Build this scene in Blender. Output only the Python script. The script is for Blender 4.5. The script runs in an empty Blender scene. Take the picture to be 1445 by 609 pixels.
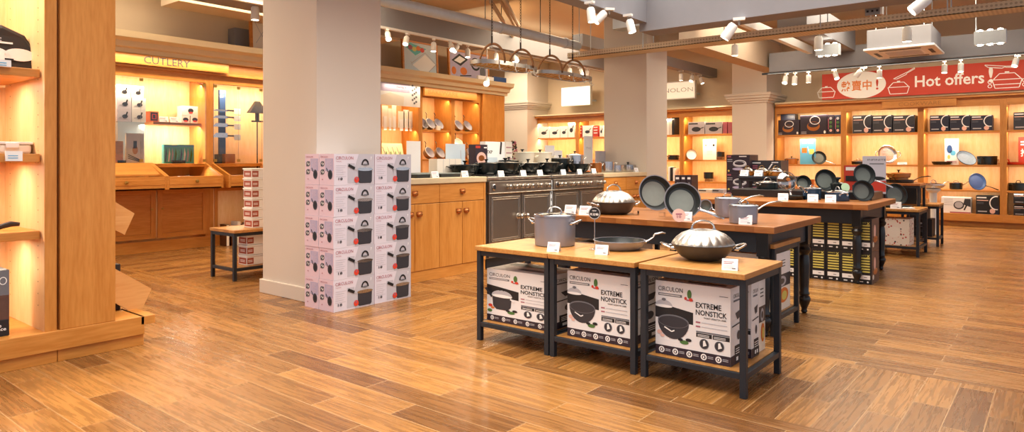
import bpy, math, random
from mathutils import Matrix, Vector
random.seed(7)
SC = bpy.context.scene
COL = SC.collection
PI = math.pi
# ---------------------------------------------------------------- camera
EYE = 1.08; FPX = 960.0; CX = 722.5; HY = 226.0; YAW = math.radians(39)
cam = bpy.data.cameras.new('camera'); camo = bpy.data.objects.new('camera', cam); COL.objects.link(camo)
cam.sensor_width = 36; cam.lens = FPX / 1445 * 36; cam.shift_y = -(304.5 - HY) / 1445; cam.clip_end = 100
camo.location = (0, 0, EYE); camo.rotation_euler = (PI / 2, 0, YAW - PI / 2)
SC.camera = camo
# ---------------------------------------------------------------- world, lights, exposure
SC.view_settings.view_transform = 'Standard'; SC.view_settings.look = 'None'
SC.view_settings.gamma = 1.0; SC.view_settings.use_curve_mapping = False
SC.cycles.sample_clamp_indirect = 3.0; SC.cycles.caustics_reflective = False
SC.view_settings.exposure = 0.70
W = bpy.data.worlds.new('world'); SC.world = W; W.use_nodes = True
W.node_tree.nodes['Background'].inputs[0].default_value = (0.86, 0.90, 1.0, 1)
W.node_tree.nodes['Background'].inputs[1].default_value = 0.50
WARM = (1.0, 0.80, 0.54); SOFT = (1.0, 0.93, 0.83)
def area(name, loc, sx, sy, power, col=WARM, rot=(0, 0, 0), spread=180):
    l = bpy.data.lights.new(name, 'AREA'); l.shape = 'RECTANGLE'; l.size = sx; l.size_y = sy
    l.energy = power; l.color = col; l.spread = math.radians(spread)
    o = bpy.data.objects.new(name, l); o.location = loc; o.rotation_euler = rot; COL.objects.link(o); return o
# fill lights added under the ceiling to brighten the shop, no fixtures modelled
area('ceiling_fill', (2.2, 2.2, 3.3), 3.0, 3.0, 76, SOFT, spread=110)
area('ceiling_fill', (6.0, 2.6, 3.3), 3.0, 3.4, 112, SOFT, spread=120)
area('ceiling_fill', (10.0, 2.6, 3.3), 2.6, 4.0, 140, (1.0, 0.86, 0.66))
area('ceiling_fill', (4.2, 7.0, 3.3), 4.0, 1.2, 150, WARM)
area('ceiling_fill', (9.6, 6.6, 3.3), 3.0, 2.0, 90, WARM)
area('ceiling_fill', (1.0, 6.3, 3.3), 1.6, 1.6, 60, WARM, spread=150)  # added to warm the left face of the first pillar
area('crown_light', (4.3, 8.19, 2.29), 3.2, .03, 11, WARM)
area('crown_light', (8.2, 8.19, 2.29), 2.4, .03, 4, WARM)
area('ceiling_fill', (11.6, 9.6, 3.3), 2.0, 2.0, 70, WARM)  # added to lift the dark area beyond the end panel
area('banner_fill', (12.0, 1.5, 2.56), .04, 5.0, 12, WARM, (0, math.radians(-75), 0), 140)  # extra strip added along the track to brighten the banner
# ---------------------------------------------------------------- photo pixel -> real point on a known plane
FW = (math.cos(YAW), math.sin(YAW)); RT = (math.sin(YAW), -math.cos(YAW))
def _ray(px, py):
    u = (px - CX) / FPX; return (FW[0] + u * RT[0], FW[1] + u * RT[1], (HY - py) / FPX)
def PX(px, py, X):
    d = _ray(px, py); t = X / d[0]; return Vector((X, t * d[1], EYE + t * d[2]))
def PY(px, py, Y):
    d = _ray(px, py); t = Y / d[1]; return Vector((t * d[0], Y, EYE + t * d[2]))
def PZ(px, py, z):
    d = _ray(px, py); t = (z - EYE) / d[2]; return Vector((t * d[0], t * d[1], z))
# ---------------------------------------------------------------- materials
M = {}
def lin(h):
    h = h.lstrip('#'); c = [int(h[i:i + 2], 16) / 255 for i in (0, 2, 4)]
    return tuple(((x / 12.92) if x <= .04045 else ((x + .055) / 1.055) ** 2.4) for x in c) + (1,)
def base(name):
    m = bpy.data.materials.new(name); m.use_nodes = True; M[name] = m
    return m, m.node_tree, m.node_tree.nodes['Principled BSDF']
def plain(name, hexc, rough=.5, metal=0.0, var=0.06, scale=9.0, bump=0.0, emit=0.0, spec=None, trans=0.0):
    m, t, b = base(name); N = t.nodes; L = t.links
    c = lin(hexc)
    tc = N.new('ShaderNodeTexCoord'); nz = N.new('ShaderNodeTexNoise'); nz.inputs['Scale'].default_value = scale
    nz.inputs['Detail'].default_value = 3
    L.new(tc.outputs['Object'], nz.inputs['Vector'])
    mx = N.new('ShaderNodeMixRGB'); mx.inputs[1].default_value = tuple(x * (1 - var) for x in c[:3]) + (1,)
    mx.inputs[2].default_value = tuple(min(1, x * (1 + var)) for x in c[:3]) + (1,)
    L.new(nz.outputs['Fac'], mx.inputs[0]); L.new(mx.outputs[0], b.inputs['Base Color'])
    b.inputs['Roughness'].default_value = rough; b.inputs['Metallic'].default_value = metal
    if spec is not None: b.inputs['Specular IOR Level'].default_value = spec
    if trans: b.inputs['Transmission Weight'].default_value = trans
    if bump:
        bp = N.new('ShaderNodeBump'); bp.inputs['Strength'].default_value = bump; bp.inputs['Distance'].default_value = .01
        L.new(nz.outputs['Fac'], bp.inputs['Height']); L.new(bp.outputs[0], b.inputs['Normal'])
    if emit:
        b.inputs['Emission Color'].default_value = c; b.inputs['Emission Strength'].default_value = emit
    return m
def wood(name, a, bcol, rough=.4, axis=0, scale=1.0, bump=.05, boards=0.0):
    m, t, b = base(name); N = t.nodes; L = t.links
    tc = N.new('ShaderNodeTexCoord'); mp = N.new('ShaderNodeMapping')
    s = [9 * scale] * 3; s[axis] = .9 * scale; mp.inputs['Scale'].default_value = s
    L.new(tc.outputs['Object'], mp.inputs[0])
    n1 = N.new('ShaderNodeTexNoise'); n1.inputs['Scale'].default_value = 1.6; n1.inputs['Detail'].default_value = 5
    n2 = N.new('ShaderNodeTexNoise'); n2.inputs['Scale'].default_value = 9; n2.inputs['Detail'].default_value = 4
    L.new(mp.outputs[0], n1.inputs['Vector']); L.new(mp.outputs[0], n2.inputs['Vector'])
    ad = N.new('ShaderNodeMath'); ad.operation = 'ADD'
    ml = N.new('ShaderNodeMath'); ml.operation = 'MULTIPLY'; ml.inputs[1].default_value = .5
    L.new(n1.outputs['Fac'], ml.inputs[0]); 
    m2 = N.new('ShaderNodeMath'); m2.operation = 'MULTIPLY'; m2.inputs[1].default_value = .5
    L.new(n2.outputs['Fac'], m2.inputs[0]); L.new(ml.outputs[0], ad.inputs[0]); L.new(m2.outputs[0], ad.inputs[1])
    cr = N.new('ShaderNodeValToRGB'); cr.color_ramp.elements[0].position = .38; cr.color_ramp.elements[0].color = lin(a)
    cr.color_ramp.elements[1].position = .62; cr.color_ramp.elements[1].color = lin(bcol)
    L.new(ad.outputs[0], cr.inputs[0]); out = cr.outputs[0]
    if boards:                                   # glued staves of a butcher block top
        br = N.new('ShaderNodeTexBrick'); br.inputs['Scale'].default_value = 1; br.offset = .37
        br.inputs['Brick Width'].default_value = .55; br.inputs['Row Height'].default_value = boards
        br.inputs['Mortar Size'].default_value = .0006; br.inputs['Color1'].default_value = (1, 1, 1, 1)
        br.inputs['Color2'].default_value = (.78, .74, .70, 1); br.inputs['Mortar'].default_value = (.7, .62, .55, 1)
        L.new(tc.outputs['Object'], br.inputs['Vector'])
        mm = N.new('ShaderNodeMixRGB'); mm.blend_type = 'MULTIPLY'; mm.inputs[0].default_value = 1
        L.new(out, mm.inputs[1]); L.new(br.outputs['Color'], mm.inputs[2]); out = mm.outputs[0]
    L.new(out, b.inputs['Base Color']); b.inputs['Roughness'].default_value = rough
    bp = N.new('ShaderNodeBump'); bp.inputs['Strength'].default_value = bump; bp.inputs['Distance'].default_value = .004
    L.new(ad.outputs[0], bp.inputs['Height']); L.new(bp.outputs[0], b.inputs['Normal'])
    return m
wood('honey', '#BE7A30', '#D08F44', .38, axis=2)
wood('honey_h', '#BE7A30', '#D19045', .38, axis=0)
wood('honey_y', '#BE7A30', '#D19045', .38, axis=1)
wood('honey_pale', '#E0B27A', '#EAC290', .5, axis=2)
wood('honey_dark', '#9A5F24', '#AC7030', .45, axis=0)
wood('top_wood', '#B47A3C', '#CC9856', .33, axis=1, boards=.09)
wood('top_red', '#96592A', '#B2743C', .28, axis=1, boards=.12)
wood('ply', '#D79B57', '#E3AE6C', .55, axis=0)
plain('plaster', '#CFC3B4', .85, var=.05, scale=2.2, bump=.04)
plain('pillar_paint', '#D2C8BC', .7, var=.035, scale=1.6, bump=.03)
plain('wall_cream', '#D9C7AE', .85, var=.05, scale=1.4, bump=.03)
plain('ceil_paint', '#D6BE9C', .9, var=.06, scale=1.5)
plain('cornice_paint', '#D8C8A6', .6, var=.04)
plain('beam_grey', '#87878D', .7, var=.04)
plain('beam_tan', '#B7A48F', .8, var=.06)
plain('galv', '#C6D2DC', .4, .15, var=.1, scale=14)
plain('black_iron', '#2B3038', .45, .35, var=.15, scale=20)
plain('black_paint', '#15161A', .3, var=.1)
plain('white_paint', '#E9E9E6', .45, var=.02)
plain('plastic_white', '#F1F1F0', .35, var=.02)
plain('card', '#F6F6F6', .7, var=.01)
plain('card_warm', '#F3EBDC', .7, var=.02)
plain('box_white', '#EDEDEF', .45, var=.015)
plain('box_lilac', '#DAD6E4', .42, var=.02)
plain('box_pink', '#E3CBDA', .42, var=.03)
plain('box_grey', '#BDBCC8', .42, var=.02)
plain('ink', '#18191E', .5, var=.05)
plain('ink_soft', '#6E7078', .6, var=.05)
plain('ink_pale', '#B9BAC2', .6, var=.05)
plain('char', '#33343C', .42, var=.08)
plain('plum', '#2C2230', .4, var=.1)
plain('navy', '#23263A', .4, var=.1)
plain('rose', '#A95C6E', .6)
plain('red', '#C23B2A', .5, var=.05)
plain('banner_red', '#C2361F', .55, var=.12, scale=1.2)
plain('tomato', '#D8402C', .5)
plain('green', '#4E7A3E', .6)
plain('orange', '#DD7A2A', .5)
plain('yellow', '#D9CF6A', .5)
plain('skin_pink', '#E9BCAE', .6)
plain('teal', '#5BBFC4', .5, var=.15, scale=40)
plain('sky_blue', '#5FB3E0', .5, var=.1)
plain('deep_blue', '#2F4F86', .4, var=.2)
plain('lilac_print', '#B8B0CE', .5, var=.15, scale=20)
plain('print_blue', '#C9DBE8', .5, var=.06)
plain('brown_print', '#5A4038', .45, var=.35, scale=25)
plain('cream_enamel', '#EFE6CF', .25, var=.02)
plain('steel', '#C9C9CB', .22, 1.0, var=.04)
plain('steel_soft', '#A9A49E', .36, .9, var=.05)
plain('range_steel', '#8F857A', .34, .85, var=.06)
plain('range_trim', '#C2BBB0', .25, .95, var=.03)
plain('anod', '#9696A0', .36, .6, var=.05)
plain('anod_dark', '#4A4745', .4, .45, var=.06)
plain('nonstick', '#2A2F30', .32, .1, var=.1)
plain('nonstick_grey', '#8E9893', .5, .1, var=.08, scale=30)
plain('pan_base', '#6A726E', .45, .1, var=.08, scale=30)
plain('enamel_black', '#1D2425', .22, .1, var=.1)
plain('enamel_blue', '#25405C', .22, .1, var=.1)
plain('copper', '#B5703C', .3, .8, var=.1)
plain('brass', '#B9924C', .28, .9, var=.05)
plain('worktop', '#CDBB98', .4, var=.1, scale=12)
plain('amber', '#B9712E', .25, .2, var=.15)
plain('lamp_glow', '#FFF4DC', .5, emit=14.0)
plain('sign_glow', '#FFF3DE', .5, emit=2.6)
plain('sign_panel', '#F2E6CC', .5, emit=.35)
plain('rust', '#6B4526', .5, .6, var=.2)
plain('chain_metal', '#3A3430', .45, .8)
plain('mat_dark', '#241C1A', .6)
def glassmat():
    m, t, b = base('glass'); N = t.nodes; L = t.links
    b.inputs['Base Color'].default_value = (.95, .98, .97, 1); b.inputs['Roughness'].default_value = .04
    tr = N.new('ShaderNodeBsdfTransparent'); gl = N.new('ShaderNodeBsdfGlossy'); gl.inputs['Roughness'].default_value = .04
    fr = N.new('ShaderNodeFresnel'); fr.inputs[0].default_value = 1.45; mx = N.new('ShaderNodeMixShader')
    L.new(fr.outputs[0], mx.inputs[0]); L.new(tr.outputs[0], mx.inputs[1]); L.new(gl.outputs[0], mx.inputs[2])
    L.new(mx.outputs[0], N['Material Output'].inputs[0])
glassmat()
def lidglass():
    m, t, b = base('lid_glass'); N = t.nodes; L = t.links
    tr = N.new('ShaderNodeBsdfTransparent'); tr.inputs[0].default_value = (.62, .64, .63, 1)
    gl = N.new('ShaderNodeBsdfGlossy'); gl.inputs['Roughness'].default_value = .08
    mx = N.new('ShaderNodeMixShader'); mx.inputs[0].default_value = .38
    L.new(tr.outputs[0], mx.inputs[1]); L.new(gl.outputs[0], mx.inputs[2]); L.new(mx.outputs[0], N['Material Output'].inputs[0])
lidglass()
def ribsteel():
    m, t, b = base('rib_steel'); N = t.nodes; L = t.links
    b.inputs['Base Color'].default_value = lin('#B8B4AE'); b.inputs['Metallic'].default_value = 1; b.inputs['Roughness'].default_value = .36
    b.inputs['Anisotropic'].default_value = .6
ribsteel()
def perforated():
    m, t, b = base('mesh_tray'); N = t.nodes; L = t.links
    tc = N.new('ShaderNodeTexCoord'); v = N.new('ShaderNodeTexVoronoi'); v.inputs['Scale'].default_value = 26
    v.inputs['Randomness'].default_value = .0
    L.new(tc.outputs['Object'], v.inputs['Vector'])
    cr = N.new('ShaderNodeValToRGB'); cr.color_ramp.interpolation = 'CONSTANT'
    cr.color_ramp.elements[0].color = lin('#B3A288'); cr.color_ramp.elements[1].position = .3; cr.color_ramp.elements[1].color = lin('#D8C8AC')
    L.new(v.outputs['Distance'], cr.inputs[0]); L.new(cr.outputs[0], b.inputs['Base Color']); b.inputs['Roughness'].default_value = .6
perforated()
def terrazzo():
    m, t, b = base('terrazzo'); N = t.nodes; L = t.links
    tc = N.new('ShaderNodeTexCoord'); v = N.new('ShaderNodeTexVoronoi'); v.inputs['Scale'].default_value = 34
    L.new(tc.outputs['Object'], v.inputs['Vector'])
    cr = N.new('ShaderNodeValToRGB'); cr.color_ramp.interpolation = 'CONSTANT'
    cr.color_ramp.elements[0].color = (0, 0, 0, 1); cr.color_ramp.elements[1].position = .32; cr.color_ramp.elements[1].color = (1, 1, 1, 1)
    L.new(v.outputs['Distance'], cr.inputs[0])
    c2 = N.new('ShaderNodeValToRGB'); c2.color_ramp.interpolation = 'CONSTANT'
    e = c2.color_ramp.elements; e[0].color = lin('#C4503C'); e[1].position = .35; e[1].color = lin('#2E2A2C')
    x = e.new(.5); x.color = lin('#D89A7A'); x = e.new(.7); x.color = lin('#F0E4D4')
    sp = N.new('ShaderNodeSeparateColor'); L.new(v.outputs['Color'], sp.inputs[0]); L.new(sp.outputs[0], c2.inputs[0])
    mx = N.new('ShaderNodeMixRGB'); L.new(cr.outputs[0], mx.inputs[0]); L.new(c2.outputs[0], mx.inputs[1]); mx.inputs[2].default_value = lin('#F0E4D4')
    L.new(mx.outputs[0], b.inputs['Base Color']); b.inputs['Roughness'].default_value = .5
terrazzo()
def floormat():
    m, t, b = base('floor_planks'); N = t.nodes; L = t.links
    tc = N.new('ShaderNodeTexCoord')
    def planks(rot, loc, width, length):
        mp = N.new('ShaderNodeMapping'); mp.inputs['Rotation'].default_value = (0, 0, rot); mp.inputs['Location'].default_value = loc
        L.new(tc.outputs['Object'], mp.inputs[0])
        br = N.new('ShaderNodeTexBrick'); br.inputs['Scale'].default_value = 1; br.offset = .41; br.offset_frequency = 2
        br.inputs['Brick Width'].default_value = length; br.inputs['Row Height'].default_value = width
        br.inputs['Mortar Size'].default_value = .0022; br.inputs['Mortar Smooth'].default_value = .1
        br.inputs['Color1'].default_value = (0, 0, 0, 1); br.inputs['Color2'].default_value = (1, 1, 1, 1)
        L.new(mp.outputs[0], br.inputs['Vector'])
        g = N.new('ShaderNodeMapping'); g.inputs['Scale'].default_value = (1.6, 26, 1)
        # every plank gets its own stretch of grain
        am = N.new('ShaderNodeVectorMath'); am.operation = 'ADD'; ms = N.new('ShaderNodeVectorMath'); ms.operation = 'SCALE'
        ms.inputs['Scale'].default_value = 7.0
        L.new(br.outputs['Color'], ms.inputs[0]); L.new(mp.outputs[0], am.inputs[0]); L.new(ms.outputs[0], am.inputs[1])
        L.new(am.outputs[0], g.inputs[0])
        n = N.new('ShaderNodeTexNoise'); n.inputs['Scale'].default_value = 2.2; n.inputs['Detail'].default_value = 6
        n.inputs['Distortion'].default_value = .9; L.new(g.outputs[0], n.inputs['Vector'])
        return br, n
    bB, nB = planks(-PI / 2, (0, 0, 0), .148, .86)
    bA, nA = planks(0, (.22, 0.03, 0), .138, .62)
    bC, nC = planks(-PI / 2, (0.3, 0, 0), .148, .86)
    sx = N.new('ShaderNodeSeparateXYZ'); L.new(tc.outputs['Object'], sx.inputs[0])
    def cmp(op, v):
        q = N.new('ShaderNodeMath'); q.operation = op; q.inputs[1].default_value = v; L.new(sx.outputs[0], q.inputs[0]); return q
    g1 = cmp('GREATER_THAN', 2.90); l1 = cmp('LESS_THAN', 3.94)
    mk = N.new('ShaderNodeMath'); mk.operation = 'MULTIPLY'; L.new(g1.outputs[0], mk.inputs[0]); L.new(l1.outputs[0], mk.inputs[1])
    def mix(a, c, fac):
        x = N.new('ShaderNodeMixRGB'); L.new(fac, x.inputs[0]); L.new(a, x.inputs[1]); L.new(c, x.inputs[2]); return x.outputs[0]
    tone = mix(bB.outputs['Color'], bA.outputs['Color'], mk.outputs[0])
    gr = mix(nB.outputs['Fac'], nA.outputs['Fac'], mk.outputs[0])
    mo = mix(bB.outputs['Fac'], bA.outputs['Fac'], mk.outputs[0])
    c1 = N.new('ShaderNodeValToRGB'); c1.color_ramp.elements[0].color = lin('#744C26'); c1.color_ramp.elements[1].color = lin('#A8773F')
    c1.color_ramp.elements[0].position = .0; c1.color_ramp.elements[1].position = 1
    L.new(tone, c1.inputs[0])
    c2 = N.new('ShaderNodeValToRGB'); c2.color_ramp.elements[0].position = .38; c2.color_ramp.elements[0].color = (.60, .56, .52, 1)
    c2.color_ramp.elements[1].position = .62; c2.color_ramp.elements[1].color = (1.12, 1.1, 1.06, 1)
    L.new(gr, c2.inputs[0])
    mu = N.new('ShaderNodeMixRGB'); mu.blend_type = 'MULTIPLY'; mu.inputs[0].default_value = .8
    L.new(c1.outputs[0], mu.inputs[1]); L.new(c2.outputs[0], mu.inputs[2])
    mm = N.new('ShaderNodeMixRGB'); L.new(mo, mm.inputs[0]); L.new(mu.outputs[0], mm.inputs[1]); mm.inputs[2].default_value = lin('#B08A60')
    L.new(mm.outputs[0], b.inputs['Base Color'])
    rr = N.new('ShaderNodeMapRange'); rr.inputs['To Min'].default_value = .21; rr.inputs['To Max'].default_value = .34
    L.new(gr, rr.inputs['Value']); L.new(rr.outputs[0], b.inputs['Roughness'])
    bp = N.new('ShaderNodeBump'); bp.inputs['Strength'].default_value = .12; bp.inputs['Distance'].default_value = .003
    L.new(gr, bp.inputs['Height']); L.new(bp.outputs[0], b.inputs['Normal'])
    b.inputs['Specular IOR Level'].default_value = .6
floormat()
# ---------------------------------------------------------------- mesh builder
_TXT = {}
def text_mesh(s, bold=False):
    key = (s, bold)
    if key in _TXT: return _TXT[key]
    cu = bpy.data.curves.new('t', 'FONT'); cu.body = s; cu.size = 1; cu.resolution_u = 2; cu.align_x = 'LEFT'
    if bold: cu.offset = .018
    ob = bpy.data.objects.new('t', cu); COL.objects.link(ob)
    dg = bpy.context.evaluated_depsgraph_get(); me = ob.evaluated_get(dg).to_mesh()
    vs = [(v.co.x, v.co.y) for v in me.vertices]; fs = [tuple(p.vertices) for p in me.polygons]
    ob.evaluated_get(dg).to_mesh_clear(); bpy.data.objects.remove(ob); bpy.data.curves.remove(cu)
    if vs:
        x0 = min(v[0] for v in vs); x1 = max(v[0] for v in vs); y0 = min(v[1] for v in vs); y1 = max(v[1] for v in vs)
    else: x0 = x1 = y0 = y1 = 0
    _TXT[key] = (vs, fs, x0, x1, y0, y1); return _TXT[key]
class MB:
    def __init__(s): s.v = []; s.f = []; s.m = []; s.sm = []; s.mats = []; s.M = Matrix.Identity(4)
    def mi(s, n):
        if n not in s.mats: s.mats.append(n)
        return s.mats.index(n)
    def add(s, vs, fs, mat, smooth=False):
        o = len(s.v); s.v += [tuple(s.M @ Vector(p)) for p in vs]; i = s.mi(mat)
        for f in fs: s.f.append(tuple(o + k for k in f)); s.m.append(i); s.sm.append(smooth)
    def at(s, M=None): s.M = M if M is not None else Matrix.Identity(4); return s
    def box(s, x0, y0, z0, x1, y1, z1, mat):
        x0, x1 = min(x0, x1), max(x0, x1); y0, y1 = min(y0, y1), max(y0, y1); z0, z1 = min(z0, z1), max(z0, z1)
        v = [(x0, y0, z0), (x1, y0, z0), (x1, y1, z0), (x0, y1, z0), (x0, y0, z1), (x1, y0, z1), (x1, y1, z1), (x0, y1, z1)]
        s.add(v, [(0, 3, 2, 1), (4, 5, 6, 7), (0, 1, 5, 4), (1, 2, 6, 5), (2, 3, 7, 6), (3, 0, 4, 7)], mat); return s
    def lathe(s, prof, mat, n=36, cx=0, cy=0, rx=1, ry=1, rib=0, ribn=0, caps=True):
        vs = []; fs = []
        for r, z in prof:
            for k in range(n):
                a = 2 * PI * k / n; q = 1
                if rib: q = 1 + rib * (abs(math.cos(a * ribn / 2)) - .6)
                vs.append((cx + r * q * math.cos(a) * rx, cy + r * q * math.sin(a) * ry, z))
        for i in range(len(prof) - 1):
            for k in range(n):
                a = i * n + k; b = i * n + (k + 1) % n; fs.append((a, b, b + n, a + n))
        if caps and prof[0][0] > 1e-5: fs.append(tuple(reversed(range(n))))
        if caps and prof[-1][0] > 1e-5: fs.append(tuple((len(prof) - 1) * n + k for k in range(n)))
        s.add(vs, fs, mat, True); return s
    def tube(s, pts, r, mat, n=8, closed=False, flat=1.0):
        P = [Vector(p) for p in pts]; R = r if isinstance(r, (list, tuple)) else [r] * len(P); N = len(P)
        vs = []; fs = []; up = None
        for i, p in enumerate(P):
            a = P[i - 1] if (i > 0 or closed) else P[i]; b = P[(i + 1) % N] if (i < N - 1 or closed) else P[i]
            d = (b - a).normalized()
            if up is None: up = Vector((0, 0, 1)) if abs(d.z) < .9 else Vector((1, 0, 0))
            x = d.cross(up).normalized(); y = x.cross(d).normalized(); up = y
            for k in range(n):
                t = 2 * PI * k / n; vs.append(p + x * math.cos(t) * R[i] + y * math.sin(t) * R[i] * flat)
        for i in range(N if closed else N - 1):
            for k in range(n):
                a = i * n + k; b = i * n + (k + 1) % n; j = ((i + 1) % N) * n
                fs.append((a, b, j + (k + 1) % n, j + k))
        if not closed: fs.append(tuple(reversed(range(n)))); fs.append(tuple((N - 1) * n + k for k in range(n)))
        s.add(vs, fs, mat, True); return s
    def prism(s, pts, z0, z1, mat):
        n = len(pts); v = [(x, y, z0) for x, y in pts] + [(x, y, z1) for x, y in pts]
        s.add(v, [tuple(reversed(range(n))), tuple(range(n, 2 * n))] + [(i, (i + 1) % n, n + (i + 1) % n, n + i) for i in range(n)], mat); return s
    # flat print on the current plane (x right, y up, z out)
    def rect(s, u0, v0, u1, v1, mat, o=1): z = o * .0007; s.add([(u0, v0, z), (u1, v0, z), (u1, v1, z), (u0, v1, z)], [(0, 1, 2, 3)], mat); return s
    def poly(s, pts, mat, o=1): s.add([(x, y, o * .0007) for x, y in pts], [tuple(range(len(pts)))], mat); return s
    def disc(s, cx, cy, rx, ry, mat, o=1, n=20, a0=0, a1=2 * PI):
        full = abs(a1 - a0 - 2 * PI) < 1e-6; q = n if full else n + 1
        s.add([(cx + rx * math.cos(a0 + (a1 - a0) * k / n), cy + ry * math.sin(a0 + (a1 - a0) * k / n), o * .0007) for k in range(q)], [tuple(range(q))], mat); return s
    def ring(s, cx, cy, rx, ry, w, mat, o=1, n=24, a0=0, a1=2 * PI):
        vs = []
        for k in range(n + 1):
            a = a0 + (a1 - a0) * k / n; c, q = math.cos(a), math.sin(a)
            vs += [(cx + (rx - w) * c, cy + (ry - w) * q, o * .0007), (cx + rx * c, cy + ry * q, o * .0007)]
        s.add(vs, [(2 * k, 2 * k + 1, 2 * k + 3, 2 * k + 2) for k in range(n)], mat); return s
    def line(s, pts, w, mat, o=1):
        for (x0, y0), (x1, y1) in zip(pts, pts[1:]):
            d = math.hypot(x1 - x0, y1 - y0) or 1; nx, ny = -(y1 - y0) / d * w / 2, (x1 - x0) / d * w / 2
            s.poly([(x0 - nx, y0 - ny), (x1 - nx, y1 - ny), (x1 + nx, y1 + ny), (x0 + nx, y0 + ny)], mat, o)
        return s
    def text(s, t, u, v, width, height, mat, o=2, bold=True):
        vs, fs, x0, x1, y0, y1 = text_mesh(t, bold)
        if not vs: return s
        sx = width / (x1 - x0); sy = height / (y1 - y0)
        s.add([(u + (x - x0) * sx, v + (y - y0) * sy, o * .0007) for x, y in vs], fs, mat); return s
    def bars(s, u, v, w, n, dv, h, mat, o=2, rnd=None):
        for i in range(n):
            ww = w * (1 - .35 * ((i * 37) % 5) / 5) if rnd else w
            s.rect(u, v - i * dv, u + ww, v - i * dv + h, mat, o)
        return s
    def build(s, name, parent=None, bevel=0, loc=None, rot=None, kind=None, label=None, cat=None, group=None, angle=35):
        me = bpy.data.meshes.new(name); me.from_pydata(s.v, [], s.f)
        for n in s.mats: me.materials.append(M[n])
        for p, i, q in zip(me.polygons, s.m, s.sm): p.material_index = i; p.use_smooth = q
        if any(s.sm):
            try: me.set_sharp_from_angle(angle=math.radians(angle))
            except Exception: pass
        me.update()
        o = bpy.data.objects.new(name, me); COL.objects.link(o)
        if parent: o.parent = parent
        if loc is not None: o.location = loc
        if rot is not None: o.rotation_euler = rot
        if bevel:
            b = o.modifiers.new('bevel', 'BEVEL'); b.width = bevel; b.segments = 2; b.limit_method = 'ANGLE'; b.angle_limit = math.radians(50)
        return tag(o, label, cat, group, kind)
def tag(o, label=None, cat=None, group=None, kind=None):
    if label: o['label'] = label
    if cat: o['category'] = cat
    if group: o['group'] = group
    if kind: o['kind'] = kind
    return o
def thing(name, loc, label, cat, group=None, rz=0, rot=None):
    o = bpy.data.objects.new(name, None); o.empty_display_size = .05; COL.objects.link(o)
    o.location = loc; o.rotation_euler = rot if rot else (0, 0, rz); return tag(o, label, cat, group)
KIDS = {}
def dup(o, loc=None, rz=None, label=None, group=None, rot=None, scale=None, parent=None, first=True):
    c = o.copy(); COL.objects.link(c)
    if parent: c.parent = parent
    if loc is not None: c.location = loc
    if rz is not None: c.rotation_euler = (0, 0, rz)
    if rot is not None: c.rotation_euler = rot
    if scale: c.scale = scale
    if label: c['label'] = label
    if group: c['group'] = group
    for k in [x for x in bpy.data.objects if x.parent == o]: dup(k, parent=c)
    return c
class Proto:
    """first call moves the source itself, later calls copy it"""
    def __init__(s, o): s.o = o; s.used = False
    def put(s, loc, rz=0, label=None, group=None, rot=None, scale=None):
        if not s.used:
            s.used = True; o = s.o; o.location = loc; o.rotation_euler = rot if rot else (0, 0, rz)
            if scale: o.scale = scale
            if label: o['label'] = label
            if group: o['group'] = group
            return o
        return dup(s.o, loc, None if rot else rz, label, group, rot, scale)
def FRONT(w, d, h=0): return Matrix(((1, 0, 0, 0), (0, 0, -1, -d / 2), (0, 1, 0, 0), (0, 0, 0, 1)))   # u=x, v=z, out=-y
def LEFT(w, d): return Matrix(((0, 0, -1, -w / 2), (-1, 0, 0, 0), (0, 1, 0, 0), (0, 0, 0, 1)))          # u=-y, v=z, out=-x
def RIGHT(w, d): return Matrix(((0, 0, 1, w / 2), (1, 0, 0, 0), (0, 1, 0, 0), (0, 0, 0, 1)))            # u=y, v=z, out=+x
ORD = ['first', 'second', 'third', 'fourth', 'fifth', 'sixth', 'seventh', 'eighth', 'ninth', 'tenth', 'eleventh', 'twelfth']
FACE_X = -PI / 2     # turn a thing so that its front looks along -X
# ================================================================ STRUCTURE
CEIL = 3.5; YW = 8.8; XB = 13.75; YC = 8.35; XC = 13.3
def slab(name, x0, y0, z0, x1, y1, z1, mat, bevel=0, kind='structure'):
    m = MB(); m.box(x0, y0, z0, x1, y1, z1, mat); return m.build(name, bevel=bevel, kind=kind)
slab('floor', -3, -3.5, -.1, 14.2, 12.5, 0, 'floor_planks')
slab('ceiling', -.5, -3.5, CEIL, 14.2, 12.5, CEIL + .12, 'ceil_paint')
slab('wall_left', 1.6, YW, 0, 10.05, YW + .2, CEIL, 'wall_cream')
slab('wall_back', XB, -3.5, 0, XB + .2, 12.5, CEIL, 'wall_cream')
slab('wall_far', 10.05, 12.3, 0, XB, 12.5, CEIL, 'wall_cream')
# pillars
def pillar(x0, y0, x1, y1, cap=None, plinth=True, mat='pillar_paint'):
    m = MB(); m.box(x0, y0, 0, x1, y1, CEIL, mat)
    if plinth: m.box(x0 - .02, y0 - .02, 0, x1 + .02, y1 + .02, .11, mat)
    if cap:
        for i, (z, e) in enumerate(((cap, .03), (cap + .04, .06), (cap + .08, .09), (cap + .13, .11))):
            m.box(x0 - e, y0 - e, z, x1 + .01, y1 + e, z + .05, mat)
    return m.build('pillar', bevel=.004, kind='structure')
pillar(3.05, 4.36, 3.67, 5.10)
pillar(8.42, 4.44, 9.04, 5.12, plinth=False)
a = PX(1033, 200, 12.9); b = PX(1090, 200, 12.9)
pillar(12.9, 4.31, XB, a.y, cap=2.17)
a = PX(712, 200, 12.9); b = PX(744, 200, 12.9)
pillar(12.9, b.y, XB, a.y, cap=2.32)
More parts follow.
